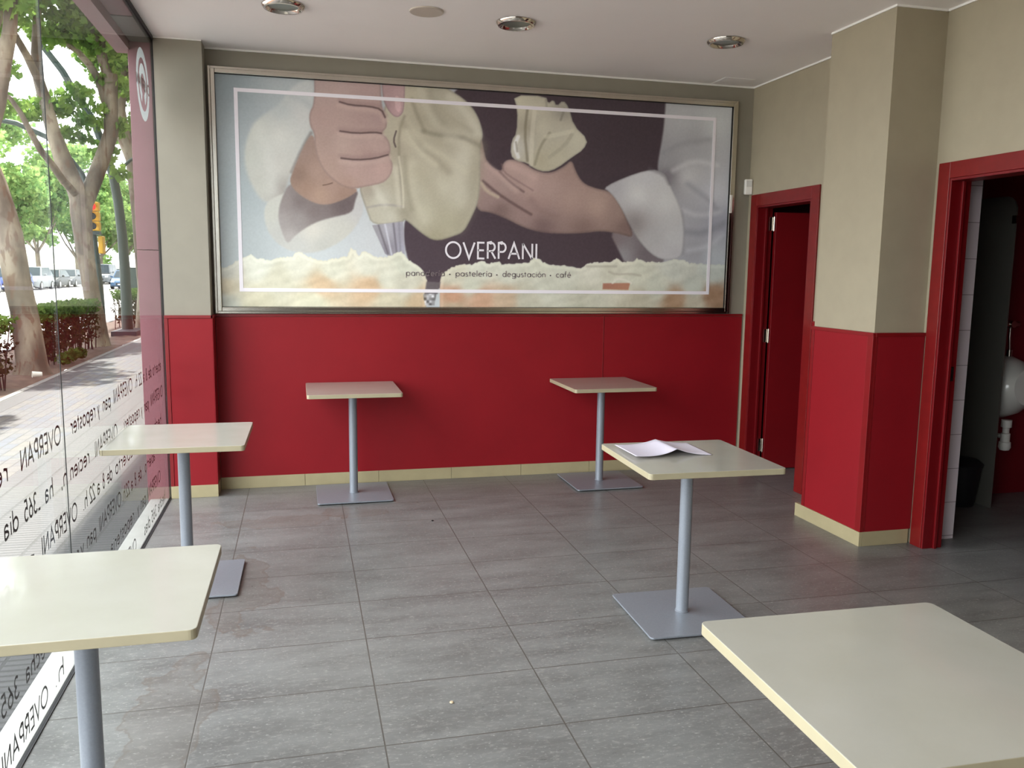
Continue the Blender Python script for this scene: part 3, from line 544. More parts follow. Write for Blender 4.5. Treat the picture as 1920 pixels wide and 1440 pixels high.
TX = {'x': 1.0004, 'z': 1.6058, 'w': 0.6753, 'cap': 0.1118, 'x2': 0.7204, 'z2': 1.4784, 'w2': 1.2149, 'cap2': 0.04}
mb = MB(); lettering(mb, 'OVERPANI', 0, TX['cap'], TX['w'], .0135, lambda u, v: (TX['x']+u, PY-.0032, TX['z']+v)); under(mb.build('title_lettering', printwhite_m), poster)
mb = MB(); lettering(mb, 'panadería * pastelería * degustación * café', 0, TX['cap2'], TX['w2'], .0052, lambda u, v: (TX['x2']+u, PY-.0032, TX['z2']+v)); under(mb.build('subtitle_lettering', printgrey_m), poster)

# ------------------------------------------------------------------ doors
def door_frame(name, y0, y1, ztop, zin, yin0, yin1, jamb=True):
    root = empty(name, (XR, (yin0+yin1)/2, 0), kind='structure')
    x0, x1 = XR-.014, XR-.0008
    mb = MB(); mb.box(x0, x1, yin1, y1, 0, ztop); mb.box(x0, x1, y0, yin0, 0, ztop); mb.box(x0, x1, yin0, yin1, zin, ztop)
    under(mb.build('architrave', redframe_m, bevel=.002), root)
    mb = MB(); mb.box(x0+.004, XR+.116, yin1-.014, yin1-.0005, 0, zin-.001); mb.box(x0+.004, XR+.116, yin0+.0005, yin0+.014, 0, zin-.001); mb.box(x0+.004, XR+.116, yin0+.0145, yin1-.0145, zin-.014, zin-.001)
    mb.box(XR+.055, XR+.072, yin1-.028, yin1-.0142, 0, zin-.015)
    under(mb.build('jamb', reddoor_m, bevel=.001), root); return root
d1 = door_frame('door_1', 5.022, 5.900, 2.117, 2.030, 5.110, 5.812)
d2 = door_frame('door_2', 2.96, 3.941, 2.123, 2.038, 3.05, 3.858)
# the leaf of door 1, swung into the room behind
leaf = MB().box(0, .66, -.04, 0, .008, 1.985).build('door_leaf', reddoor_m, bevel=.002); leaf.location = (XR+.134, 5.806, 0); leaf.rotation_euler = (0, 0, math.radians(-7)); 
loc = leaf.location.copy(); leaf.parent = d1; leaf.matrix_parent_inverse = Matrix.Translation(d1.location).inverted()
for z in (1.85, 1.0, .14):
    mb = MB(); mb.box(XR+.094, XR+.116, 5.790, 5.7975, z, z+.10); mb.box(XR+.1165, XR+.132, 5.784, 5.793, z, z+.10); mb.lathe([(.006, z-.004), (.006, z+.104)], 12, (XR+.123, 5.780, 0))
    under(mb.build('hinge', chrome_m), d1)
mb = MB(); mb.lathe([(.009, 0), (.009, -.05), (.024, -.055), (.026, -.075), (.018, -.082)], 20, (XR+.72, 5.62, 1.06), 'y'); under(mb.build('door_handle', chrome_m, smooth=True), d1)
mb = MB(); mb.box(XR+.075, XR+.10, 3.8415, 3.8435, .95, 1.03); under(mb.build('strike_plate', chrome_m), d2)

# rooms behind the doors
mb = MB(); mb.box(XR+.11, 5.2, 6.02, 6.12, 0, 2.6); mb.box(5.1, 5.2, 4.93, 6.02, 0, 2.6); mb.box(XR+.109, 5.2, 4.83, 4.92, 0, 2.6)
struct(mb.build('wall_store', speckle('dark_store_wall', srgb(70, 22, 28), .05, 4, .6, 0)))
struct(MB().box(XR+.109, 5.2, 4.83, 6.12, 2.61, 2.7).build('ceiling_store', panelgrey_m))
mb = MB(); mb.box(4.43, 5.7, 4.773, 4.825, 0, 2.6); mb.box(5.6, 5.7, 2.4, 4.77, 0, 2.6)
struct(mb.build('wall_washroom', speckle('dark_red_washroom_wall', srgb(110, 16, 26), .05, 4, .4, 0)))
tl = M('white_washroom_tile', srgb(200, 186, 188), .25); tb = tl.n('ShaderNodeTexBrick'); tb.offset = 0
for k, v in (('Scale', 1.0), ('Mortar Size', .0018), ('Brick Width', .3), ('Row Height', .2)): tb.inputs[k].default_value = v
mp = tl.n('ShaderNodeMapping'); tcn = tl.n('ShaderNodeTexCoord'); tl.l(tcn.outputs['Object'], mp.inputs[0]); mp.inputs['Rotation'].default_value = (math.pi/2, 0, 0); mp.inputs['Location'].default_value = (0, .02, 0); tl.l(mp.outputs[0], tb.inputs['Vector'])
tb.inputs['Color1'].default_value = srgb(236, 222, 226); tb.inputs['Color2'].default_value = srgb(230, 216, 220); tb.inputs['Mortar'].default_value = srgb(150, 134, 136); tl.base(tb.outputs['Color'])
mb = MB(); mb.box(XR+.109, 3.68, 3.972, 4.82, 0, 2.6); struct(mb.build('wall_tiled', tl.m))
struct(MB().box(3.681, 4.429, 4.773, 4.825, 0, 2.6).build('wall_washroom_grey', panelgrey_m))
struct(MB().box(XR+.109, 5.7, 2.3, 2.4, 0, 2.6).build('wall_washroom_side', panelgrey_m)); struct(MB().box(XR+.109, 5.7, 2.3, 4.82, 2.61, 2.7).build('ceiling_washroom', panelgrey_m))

# washroom things
scr = empty('urinal_screen', (4.425, 4.77, 0), 0, 'tall grey rounded privacy screen standing beside the urinal', 'screen')
pts = [(-.30, 0), (-.02, 0), (-.02, 2.03)]+[( -.22+.08*math.cos(a)*-1, 1.95+.08*math.sin(a)) for a in [math.pi/2-0.01-i*math.pi/2/6*1 for i in range(7)]]
pts = [(-.001, .0), (-.001, 2.035), (-.21, 2.035), (-.25, 2.025), (-.28, 2.0), (-.30, 1.96), (-.30, 0)]
mb = MB(); n = len(pts); mb.add([(-.012, a, b) for a, b in pts]+[(.0, a, b) for a, b in pts], [tuple(range(n)), tuple(range(2*n-1, n-1, -1))]+[(i, (i+1) % n, n+(i+1) % n, n+i) for i in range(n)])
o = mb.build('panel', panelgrey_m, scr); mb = MB().box(-.02, .008, -.312, -.28, 1.86, 1.91); mb.build('clip', chrome_m, scr)
uri = empty('urinal', (4.69, 4.771, 0), 0, 'white ceramic urinal on the dark red washroom wall', 'urinal')
prof = []
def urinal_mesh():
    mb = MB(); n = 20; rings_ = [(.56, .05, .06), (.60, .13, .14), (.68, .185, .22), (.76, .20, .27), (.82, .195, .27), (.88, .18, .22), (.95, .13, .14), (.985, .06, .07)]
    vs = []
    for z, rx, ry in rings_:
        for k in range(n+1):
            a = math.pi*k/n; vs.append((rx*math.cos(a), -.002-ry*math.sin(a)**.8, z))
    m_ = n+1; fs = [(j*m_+k, j*m_+k+1, (j+1)*m_+k+1, (j+1)*m_+k) for j in range(len(rings_)-1) for k in range(n)]
    fs += [tuple(range(n, -1, -1)), tuple((len(rings_)-1)*m_+k for k in range(m_))]; fs += [(j*m_, (j+1)*m_, (j+1)*m_+n, j*m_+n) for j in range(len(rings_)-1)]
    return mb.add(vs, fs)
urinal_mesh().build('bowl', ceramic_m, uri, smooth=True)
mb = MB(); mb.lathe([(.001, 0), (.10, .002), (.13, .006), (.10, .010), (.001, .006)], 28, (.0, -.272, .80), 'y'); mb.build('opening', ceramic_m, uri, smooth=True)
mb = MB(); mb.tube([(0, -.07, .985), (0, -.07, 1.03)], .018, 14); mb.tube([(0, -.07, 1.03), (-.01, -.07, 1.12), (0, -.06, 1.20)], .008, 10); mb.tube([(-.05, -.06, 1.205), (.06, -.06, 1.205)], .020, 14); mb.tube([(0, -.0, 1.205), (0, -.09, 1.205)], .024, 14)
mb.build('flush_valve', chrome_m, uri, smooth=True)
mb = MB(); mb.lathe([(.034, .55), (.034, .50), (.022, .495), (.022, .46), (.030, .455), (.030, .40), (.038, .395), (.040, .36), (.030, .34), (.01, .335)], 20, (0, -.10, 0)); mb.tube([(0, -.10, .43), (0, -.001, .43)], .016, 12); mb.build('bottle_trap', plastic_m, uri, smooth=True)
bn = empty('waste_bin', (4.28, 4.60, 0), 0, 'black plastic waste bin on the washroom floor by the grey screen', 'bin')
MB().lathe([(.09, 0), (.095, .01), (.125, .27), (.12, .27), (.09, .02)], 28).build('bucket', black_m, bn, smooth=True); MB().lathe([(.128, .271), (.132, .285), (.10, .31), (.03, .32)], 28).build('lid', black_m, bn, smooth=True)

# ------------------------------------------------------------------ tables
def rrect(s, r, n=5):
    h = s/2; out = []
    for cx, cy, a0 in ((h-r, h-r, 0), (-h+r, h-r, 90), (-h+r, -h+r, 180), (h-r, -h+r, 270)):
        for i in range(n+1): a = math.radians(a0+90*i/n); out.append((cx+r*math.cos(a), cy+r*math.sin(a)))
    return out
def make_table():
    t = empty('bistro_table', (0, 0, 0))
    top = MB().prism(rrect(.603, .018), .7045, .73).build('tabletop', top_m, t)
    top.data.materials.append(edge_m)
    for p_ in top.data.polygons:
        if abs(p_.normal.z) < .5: p_.material_index = 1
    b = top.modifiers.new('bevel', 'BEVEL'); b.width = .0018; b.segments = 2; b.limit_method = 'ANGLE'; b.angle_limit = math.radians(40)
    MB().lathe([(.0265, .015), (.031, .0155), (.031, .019), (.0280, .021), (.0275, .698), (.028, .7)], 36).build('column', steel_m, t, smooth=True)
    MB().prism(rrect(.16, .01), .6985, .7044).build('top_plate', black_m, t)
    MB().prism(rrect(.492, .016), .007, .015).build('base_plate', steel_m, t, bevel=.0015)
    for a in (-.2, .2):
        for b_ in (-.2, .2): MB().lathe([(.018, 0), (.018, .0069)], 16, (a, b_, 0)).build('glide', black_m, t)
    return t
tabs = [
 (.325, 5.640, .004, .7321, 'cream square pedestal table against the red wall, nearer the window'),
 (2.090, 5.641, .008, .7297, 'cream square pedestal table against the red wall, near the narrow red door'),
 (1.636, 3.302, -.0235, .7284, 'cream square pedestal table with open paper sheets on its top'),
 (1.154, 1.338, -.0236, .7391, 'cream square table nearest the viewer on the right, only its top in view'),
 (-.556, 4.170, -.010, .7288, 'cream square table by the glass in front of the red clad pillar'),
 (-.540, 2.192, -.0034, .7201, 'nearest cream table by the glass, with shiny top and thick grey post'),
]
proto = make_table()
for i, (x, y, rz, hz, lab) in enumerate(tabs):
    t = proto if i == 0 else copy_tree(proto)
    t.location = (x, y, 0); t.rotation_euler = (0, 0, rz); t.scale = (1, 1, hz/.73); tag(t, lab, 'table', 'bistro tables')

# folded paper on table 3
mb = MB(); n = 16; vs = []
for i in range(2*n+1):
    u = i/n
    if u <= 1: x = 1.372+.200*u; z = .0025+.020*(1-u)**2*0.6+.030*u**3
    else: x = 1.572+.172*(u-1); z = .0325*(2-u)**2.2+.001
    for j in range(7):
        v = j/6; y = 3.262+.01*u+v*.262+ .012*math.sin(u*1.5); sag = 1-.35*v if u <= 1 else 1-.2*v
        vs.append((x+.004*v, y, .7292+z*sag))
fs = [(i*7+j, (i+1)*7+j, (i+1)*7+j+1, i*7+j+1) for i in range(2*n) for j in range(6)]
mb.add(vs, fs); o = mb.build('paper_sheet', paper_m, smooth=True); so_ = o.modifiers.new('solid', 'SOLIDIFY'); so_.thickness = .0008; so_.offset = 1
tag(o, 'white paper sheet folded open, lying on the cream table in the middle', 'paper')

# ------------------------------------------------------------------ ceiling things
ringchrome_m = speckle('bright_chrome', srgb(214, 204, 192), .03, 20, .12, 0, metal=1)
def downlight():
    t = empty('ceiling_downlight', (0, 0, 0))
    MB().lathe([(.080, -.0048), (.084, -.012), (.094, -.021), (.104, -.020), (.1145, -.008), (.1155, -.002), (.112, -.0005), (.0845, -.0005)], 48).build('ring', ringchrome_m, t, smooth=True)
    MB().lathe([(.0795, -.0075), (.0795, -.0015)], 40).build('glass_cover', speckle('frosted_cover', srgb(112, 120, 112), .06, 8, .2, 0), t)
    return t
dl = downlight()
for i, (x, y, lab) in enumerate([(-.059, 4.915, 'round chrome downlight in the ceiling, leftmost'), (1.225, 4.86, 'round chrome downlight in the ceiling, middle one of three'), (2.547, 4.867, 'round chrome downlight in the ceiling, rightmost, near the column')]):
    t = dl if i == 0 else copy_tree(dl); t.location = (x, y, H); tag(t, lab, 'ceiling light', 'recessed ceiling downlights')
sp = empty('ceiling_speaker', (.702, 4.799, H), 0, 'round beige ceiling speaker cover between two downlights', 'speaker')
MB().lathe([(.093, -.006), (.0945, -.003), (.0945, -.0005), (.09, -.0005)], 40).build('rim', speckle('beige_rim', srgb(206, 196, 184), .02, 9, .5, 0), sp, smooth=True)
MB().lathe([(.088, -.0075), (.088, -.0062)], 40).build('grille', speckle('beige_grille', srgb(196, 184, 172), .05, 200, .6, .2), sp)
hp = empty('ceiling_hatch', (3.12, 5.83, H), 0, 'square white access hatch in the ceiling corner', 'hatch')
MB().box(-.115, .115, -.11, .11, -.0035, -.0006).build('cover', ceil_m, hp, bevel=.001)
mb = MB(); mb.box(-.119, .119, -.114, -.1105, -.002, -.0004); mb.box(-.119, .119, .1105, .114, -.002, -.0004); mb.box(-.119, -.1155, -.1105, .1105, -.002, -.0004); mb.box(.1155, .119, -.1105, .1105, -.002, -.0004); mb.build('edge', white_m, hp)

# motion sensor in the corner
sn = empty('motion_sensor', (3.345, YB-.024, 2.18), math.radians(-14), 'small white alarm motion sensor on the wall corner above the door', 'sensor')
MB().box(-.030, .030, -.028, .012, -.058, .058).build('housing', plastic_m, sn, bevel=.008, seg=3)
MB().box(-.022, .022, -.033, -.0285, .000, .046).build('lens', speckle('milky_lens', srgb(206, 204, 198), .02, 20, .3, 0), sn, bevel=.002)

# debris on the floor
mb = MB().add([(0, 0, .001), (.02, .006, .004), (.034, -.003, .006), (.022, -.014, .003), (.006, -.010, .002), (.014, -.002, .010)], [(0, 1, 5), (1, 2, 5), (2, 3, 5), (3, 4, 5), (4, 0, 5), (0, 4, 3, 2, 1)])
o = mb.build('dry_leaf', speckle('dry_leaf_brown', srgb(70, 44, 40), .2, 60, .7, 0)); o.location = (-.785, 4.69, 0); tag(o, 'small dark dry leaf on the floor by the glass', 'leaf')
for x, y, s_, c, lab in ((.754, 4.923, .008, (30, 24, 24), 'black speck of dirt on the floor in front of the far left table'), (.49, 2.754, .008, (200, 180, 150), 'pale crumb on the grey floor between the near tables')):
    mb = MB().lathe([(s_*.5, 0), (s_, s_*.3), (s_*.6, s_*.8)], 7); o = mb.build('crumb', speckle('crumb_%d' % int(c[0]), srgb(*c), .2, 60, .7, 0)); o.location = (x, y, 0); tag(o, lab, 'crumb')

# ------------------------------------------------------------------ outside
GZ = -.03; RZ = -.25
sw = M('pavement', srgb(120, 118, 122), .55)
def brick(mat, w_, h_, mort, c1, c2, cm, rot=0, off=.5, loc=(0, 0, 0)):
    b = mat.n('ShaderNodeTexBrick'); b.offset = off
    for k, v in (('Scale', 1.0), ('Mortar Size', mort), ('Mortar Smooth', .2), ('Brick Width', w_), ('Row Height', h_), ('Bias', 0.0)): b.inputs[k].default_value = v
    mp = mat.n('ShaderNodeMapping'); t = mat.n('ShaderNodeTexCoord'); mat.l(t.outputs['Object'], mp.inputs[0]); mp.inputs['Rotation'].default_value = (0, 0, rot); mp.inputs['Location'].default_value = loc; mat.l(mp.outputs[0], b.inputs['Vector'])
    b.inputs['Color1'].default_value = c1; b.inputs['Color2'].default_value = c2; b.inputs['Mortar'].default_value = cm; return b
PV = .21
def sg(r, g, b): c = srgb(r, g, b); return (c[0]*PV, c[1]*PV, c[2]*PV, 1)
mr = M('ribbed_paving', sg(120, 118, 122), .5); b = brick(mr, .165, .045, .0085, sg(142, 140, 144), sg(126, 124, 130), sg(30, 28, 34), 0, 0.0)
mr.base(mr.mix(.18, b.outputs['Color'], mr.ramp(mr.noise(1.2, 5), [(.3, sg(96, 94, 98)), (.7, sg(146, 144, 146))]), 'MIX')); mr.bump(mr.math('SUBTRACT', 1.0, b.outputs['Fac']), .8, .006); ribbed_m = mr.m
mk = M('block_paving', sg(120, 118, 122), .55); b = brick(mk, .20, .10, .007, sg(150, 140, 126), sg(96, 112, 144), sg(46, 42, 48), math.pi/2)
mk.base(mk.mix(mk.ramp(mk.noise(1.0, 4), [(.4, (0,0,0,1)), (.7, (.5,.5,.5,1))]), b.outputs['Color'], sg(128, 126, 134))); mk.bump(mk.math('SUBTRACT', 1.0, b.outputs['Fac']), .5, .004); block_m = mk.m
gran_m = speckle('granite_kerb', sg(108, 106, 116), .1, 20, .6, .1)
soil_m = speckle('dry_soil', srgb(92, 72, 62), .35, 6, .95, .8)
road_m = speckle('pale_asphalt', srgb(140, 138, 136), .08, 8, .8, .2)
struct(MB().box(-2.10, -.986, -8, 60, -.2, GZ).build('floor_ribbed_pavement', ribbed_m)); struct(MB().box(-3.10, -2.10, -8, 60, -.2, GZ).build('floor_block_pavement', block_m))
struct(MB().box(-3.34, -3.10, -8, 60, -.2, GZ+.001).build('floor_kerb_strip', gran_m))
struct(MB().box(-3.42, -3.34, -8, 60, -.2, GZ+.006).build('trim_9', speckle('light_kerb', srgb(120, 116, 116), .1, 20, .7, .1), bevel=.003), 'granite kerb along the tree bed')
mb = MB(); n = 40; sx = np.linspace(-5.2, -3.42, 18); sy = np.linspace(-8, 60, 240); vs = [(x_, y_, GZ-.02+.05*math.sin(x_*5+y_*2.1)*math.cos(y_*3.7+x_)*.5+random.uniform(-.012, .012)) for y_ in sy for x_ in sx]
mb.add(vs, [(j*18+i, j*18+i+1, (j+1)*18+i+1, (j+1)*18+i) for j in range(239) for i in range(17)]); struct(mb.build('floor_soil_bed', soil_m, smooth=True))
struct(MB().box(-5.32, -5.2, -8, 60, -.4, GZ).build('trim_10', gran_m), 'street kerb'); struct(MB().box(-21.5, -5.3, -60, 240, -.5, RZ).build('floor_road', road_m))
struct(MB().box(-60, -21.5, -60, 240, -.5, RZ+.12).build('floor_far_pavement', speckle('far_pavement', srgb(150, 148, 142), .05, 3, .8, 0)))

def leaves(mb, centers, count, size, seed):
    r = np.random.default_rng(seed); C_ = np.array([c[:3] for c in centers], float); Rd = np.array([c[3] for c in centers], float); wt = Rd**2.2; wt /= wt.sum()
    idx = r.choice(len(C_), count, p=wt); d = r.normal(size=(count, 3)); d /= np.linalg.norm(d, axis=1)[:, None]; rad = r.random(count)**.45
    P = C_[idx]+d*(Rd[idx]*rad)[:, None]*np.array([1, 1, .8])
    a = r.normal(size=(count, 3)); a /= np.linalg.norm(a, axis=1)[:, None]; b = r.normal(size=(count, 3)); b -= (b*a).sum(1)[:, None]*a; b /= np.linalg.norm(b, axis=1)[:, None]
    s = size*(.6+.8*r.random(count))
    star = [(0, -.5), (.28, -.38), (.55, -.10), (.25, .05), (.42, .42), (.12, .30), (0, .62), (-.12, .30), (-.42, .42), (-.25, .05), (-.55, -.10), (-.28, -.38)] if size > .09 else [(0, -.5), (.35, 0), (0, .6), (-.35, 0)]
    n = len(star); base = len(mb.v)
    pts = np.stack([P+(a*sx_+b*sy_)*s[:, None] for sx_, sy_ in star], 1).reshape(-1, 3)
    mb.v += [tuple(p_) for p_ in pts.tolist()]; mb.f += [tuple(range(base+i*n, base+(i+1)*n)) for i in range(count)]
def fast_build(mb, name, m, parent=None):
    me = bpy.data.meshes.new(name); me.from_pydata(mb.v, [], mb.f); me.materials.append(m); o = bpy.data.objects.new(name, me); C.objects.link(o)
    if parent: o.parent = parent; o.matrix_parent_inverse = Matrix.Translation(parent.location).inverted()
    return o
def lerp_r(n, r0, r1): return [r0+(r1-r0)*i/(n-1) for i in range(n)]
def near_tree(base, paths, blobs, nleaf, size, seed, label):
    t = empty('plane_tree', base, 0, label, 'tree', 'street plane trees by the near kerb')
    mb = MB()
    for pts, r0, r1 in paths: mb.tube(pts, r0 if hasattr(r0, '__len__') else lerp_r(len(pts), r0, r1), 12)
    o = mb.build('trunk', bark_m, smooth=True); o.parent = t; o.matrix_parent_inverse = Matrix.Translation(base).inverted()
    mb = MB(); leaves(mb, blobs, nleaf, size, seed); fast_build(mb, 'foliage', leaf_m, t); return t
near_tree((-3.78, 13.3, GZ), [
  ([(-3.76, 13.3, -.12), (-3.78, 13.3, -.02), (-3.77, 13.3, .12), (-3.80, 13.3, .54), (-3.83, 13.3, .88), (-3.88, 13.3, 1.21), (-3.91, 13.3, 1.49), (-3.95, 13.3, 1.94), (-4.02, 13.3, 2.27), (-4.10, 13.3, 2.63), (-4.23, 13.3, 3.05)], [.29, .25, .205, .19, .175, .175, .175, .17, .17, .16, .15], 0),
  ([(-4.23, 13.3, 2.95), (-3.99, 13.3, 3.74), (-3.87, 13.3, 4.31), (-3.78, 13.3, 4.67), (-3.73, 13.3, 5.09), (-3.6, 13.3, 6.2)], .12, .07), ([(-4.23, 13.3, 2.9), (-4.7, 13.2, 4.4), (-5.2, 13.1, 5.6)], .12, .05), ([(-4.2, 13.3, 2.9), (-4.3, 13.9, 4.4), (-4.2, 14.8, 5.6)], .10, .04)],
  [(-3.9, 13.2, 6.0, .8), (-4.7, 13.0, 6.2, 1.2), (-3.4, 13.6, 6.4, .9), (-4.4, 14.4, 6.6, 1.1), (-5.3, 13.2, 5.4, .9), (-4.0, 12.0, 6.6, 1.1), (-4.35, 13.1, 4.85, .28), (-4.2, 13.5, 4.3, .25), (-4.15, 12.9, 5.1, .3), (-3.75, 13.4, 5.1, .35)], 7500, .14, 1,
  'thick plane tree trunk nearest the glass at the left edge')
near_tree((-3.86, 18, GZ), [
  ([(-3.86, 18, -.15), (-3.87, 18, -.04), (-3.88, 18, .19), (-3.90, 18, .49), (-3.95, 18, .81), (-3.98, 18, 1.11), (-4.01, 18, 1.41), (-4.06, 18, 2.03), (-4.08, 18, 2.51), (-4.05, 18, 2.86)], [.26, .20, .172, .155, .150, .146, .146, .165, .19, .22], 0),
  ([(-4.05, 18, 2.60), (-4.16, 18, 3.02), (-4.34, 18, 3.51), (-4.48, 18, 4.0), (-4.57, 18, 4.48), (-4.68, 18, 4.96), (-4.69, 18, 5.43), (-4.66, 18, 5.91), (-4.63, 18, 6.39), (-4.57, 18, 7.1)], [.17, .165, .16, .125, .12, .095, .095, .075, .07, .06], 0),
  ([(-4.60, 17.9, 4.8), (-4.75, 17.6, 5.3), (-4.9, 17.3, 5.7), (-4.95, 17.2, 6.4)], .08, .04),
  ([(-4.12, 17.9, 2.85), (-4.22, 17.4, 3.08), (-4.28, 17.0, 3.30), (-4.36, 16.6, 3.52), (-4.48, 16.5, 3.82), (-4.59, 16.5, 4.08), (-4.74, 16.5, 4.33), (-4.95, 16.5, 4.5)], .075, .03),
  ([(-4.05, 18, 2.62), (-3.91, 18.2, 3.05), (-3.74, 18.4, 3.59), (-3.57, 18.5, 4.12), (-3.55, 18.5, 4.63), (-3.52, 18.5, 5.25)], [.16, .15, .145, .135, .13, .12], 0),
  ([(-3.52, 18.5, 5.05), (-3.64, 18.5, 5.43), (-3.75, 18.5, 5.85), (-3.81, 18.5, 6.13), (-3.91, 18.5, 6.6), (-4.0, 18.5, 7.4)], .10, .05),
  ([(-3.60, 18.5, 4.55), (-3.70, 18.5, 4.97), (-3.76, 18.5, 5.16), (-3.90, 18.5, 5.40), (-4.09, 18.5, 5.62), (-4.28, 18.5, 5.77), (-4.41, 18.5, 5.95), (-4.53, 18.5, 6.5)], .085, .04),
  ([(-3.54, 18.5, 5.05), (-3.65, 18.5, 5.78), (-3.58, 18.5, 5.94), (-3.45, 18.5, 6.22), (-3.33, 18.5, 6.8)], .06, .03)],
  [(-4.3, 18, 6.55, .55), (-3.75, 18.4, 6.4, .6), (-3.9, 18.6, 5.85, .42), (-3.45, 18.6, 5.75, .38), (-4.25, 18.5, 6.1, .4), (-3.4, 18.8, 5.1, .28), (-3.62, 18.6, 5.2, .3), (-4.9, 17.8, 6.3, .5), (-5.1, 17.4, 5.8, .38), (-3.75, 18.3, 4.55, .2), (-3.95, 18.4, 4.3, .26), (-4.2, 18.2, 4.45, .18), (-4.05, 18.4, 4.0, .16), (-3.5, 18.7, 4.3, .3), (-3.3, 18.9, 6.2, .6), (-4.9, 17, 4.9, .22), (-5.0, 16.9, 4.3, .3), (-4.3, 18.1, 7.3, 1.2), (-3.3, 18.2, 7.3, 1.2), (-5.3, 17.6, 7.2, 1.2), (-4.5, 18.2, 4.55, .35), (-4.9, 18.0, 4.4, .3), (-4.1, 18.3, 4.8, .3), (-4.6, 18.3, 5.9, .4), (-3.75, 18.6, 3.75, .3), (-4.35, 18.4, 4.05, .25), (-3.5, 18.8, 3.4, .25)], 10500, .125, 2,
  'forked plane tree beside the traffic light, second from the left')
near_tree((-3.78, 22, GZ), [
  ([(-3.76, 22, -.12), (-3.75, 22, .1), (-3.70, 22, 1.0), (-3.72, 22, 1.51), (-3.75, 22, 2.78), (-3.81, 22, 4.02), (-3.99, 22, 4.62), (-4.06, 22, 5.17), (-3.94, 22, 5.84), (-3.86, 22, 6.32), (-3.81, 22, 6.68), (-3.75, 22, 7.4)], [.22, .16, .12, .125, .13, .145, .16, .15, .11, .09, .08, .06], 0),
  ([(-4.05, 22, 5.1), (-4.2, 22, 5.8), (-4.3, 22, 6.6)], .09, .05)],
  [(-3.9, 22.2, 6.6, .9), (-3.5, 22.4, 5.8, .55), (-3.6, 22.4, 5.0, .38), (-4.3, 22, 6.4, .7), (-3.6, 22.6, 4.2, .4), (-3.5, 22.6, 3.5, .4), (-3.9, 22.3, 7.8, 1.4), (-3.2, 22.5, 6.8, .9), (-3.75, 22.7, 2.9, .28), (-3.55, 22.6, 2.3, .3), (-3.9, 22.6, 4.6, .4), (-4.2, 22.6, 5.6, .4)], 7500, .135, 3,
  'slim plane tree just left of the red cladding')

# curved street lamp
lp = empty('street_lamp', (-3.96, 21.3, GZ), 0, 'dark green curved street lamp post with a short side arm', 'street lamp')
mb = MB(); P = [(-3.96, 21.3, -.05), (-3.96, 21.3, .77), (-3.96, 21.3, 1.51), (-3.98, 21.3, 2.24), (-4.03, 21.3, 2.97), (-4.11, 21.3, 3.56), (-4.2, 21.3, 3.92), (-4.27, 21.3, 4.15), (-4.45, 21.3, 4.74), (-4.76, 21.3, 5.26), (-5.05, 21.3, 5.81), (-5.39, 21.3, 6.28), (-5.84, 21.3, 6.84), (-6.3, 21.3, 7.2)]
mb.tube(P, lerp_r(len(P), .125, .055), 16); under(mb.build('pole', green_m, smooth=True), lp)
mb = MB(); mb.tube([(-4.06, 21.3, 3.30), (-4.0, 21.3, 3.63), (-3.88, 21.3, 3.79), (-3.72, 21.3, 3.94), (-3.45, 21.3, 4.08)], .035, 10); under(mb.build('side_arm', green_m, smooth=True), lp)
mb = MB(); mb.lathe([(.16, -.03), (.16, .0), (.13, .04)], 16, (-3.96, 21.3, 0)); under(mb.build('base', green_m), lp)

# traffic light
tlr = empty('traffic_light', (-4.22, 20.0, GZ), 0, 'yellow traffic light showing red on a dark green pole', 'traffic light')
mb = MB(); P = [(-4.20, 20, -.05), (-4.22, 20, .46), (-4.23, 20, 1.04), (-4.27, 20, 1.65), (-4.31, 20, 2.18), (-4.32, 20, 2.64), (-4.34, 20, 3.08), (-4.47, 20, 3.45), (-4.67, 20, 3.74), (-5.09, 20, 4.18), (-5.36, 20, 4.3), (-5.67, 20, 4.44), (-5.97, 20, 4.49), (-6.8, 20, 4.5)]
mb.tube(P, lerp_r(len(P), .065, .05), 12); under(mb.build('pole', green_m, smooth=True), tlr)
mb = MB()
for k in range(3): mb.box(-4.40, -4.13, 19.74, 19.92, 2.26+.205*k, 2.455+.205*k)
hs = under(mb.build('housing', yellow_m, bevel=.02), tlr)
redl = bpy.data.materials.new('lit_red_lens'); redl.use_nodes = True; e = redl.node_tree.nodes['Principled BSDF']; e.inputs['Base Color'].default_value = (.6, .01, .01, 1); e.inputs['Emission Color'].default_value = (1, .03, .02, 1); e.inputs['Emission Strength'].default_value = 1.6
under(MB().lathe([(.082, 19.735), (.070, 19.72), (.02, 19.71)], 20, (-4.26, 0, 2.77), 'y').build('red_lens', redl), hs)
for z in (2.565, 2.36): under(MB().lathe([(.075, 19.737), (.06, 19.728)], 20, (-4.26, 0, z), 'y').build('dark_lens', black_m), hs)
for z in (2.77, 2.565, 2.36):
    vs = []; 
    for i in range(13):
        a = math.radians(-10+200*i/12); vs += [(-4.26+.092*math.cos(a), 19.738, z+.092*math.sin(a)), (-4.26+.092*math.cos(a), 19.738-.11*max(.15, math.sin(a)), z+.092*math.sin(a)-.01)]
    o = MB().add(vs, [(2*i, 2*i+1, 2*i+3, 2*i+2) for i in range(12)]).build('visor', yellow_m); o.modifiers.new('s', 'SOLIDIFY').thickness = .004; under(o, hs)
under(MB().box(-4.22, -4.12, 19.95, 20.2, 1.78, 2.16).build('repeater_housing', yellow_m, bevel=.02), tlr)
under(MB().box(-4.40, -4.15, 19.78, 20.0, 2.18, 2.25).build('bracket', green_m), tlr)

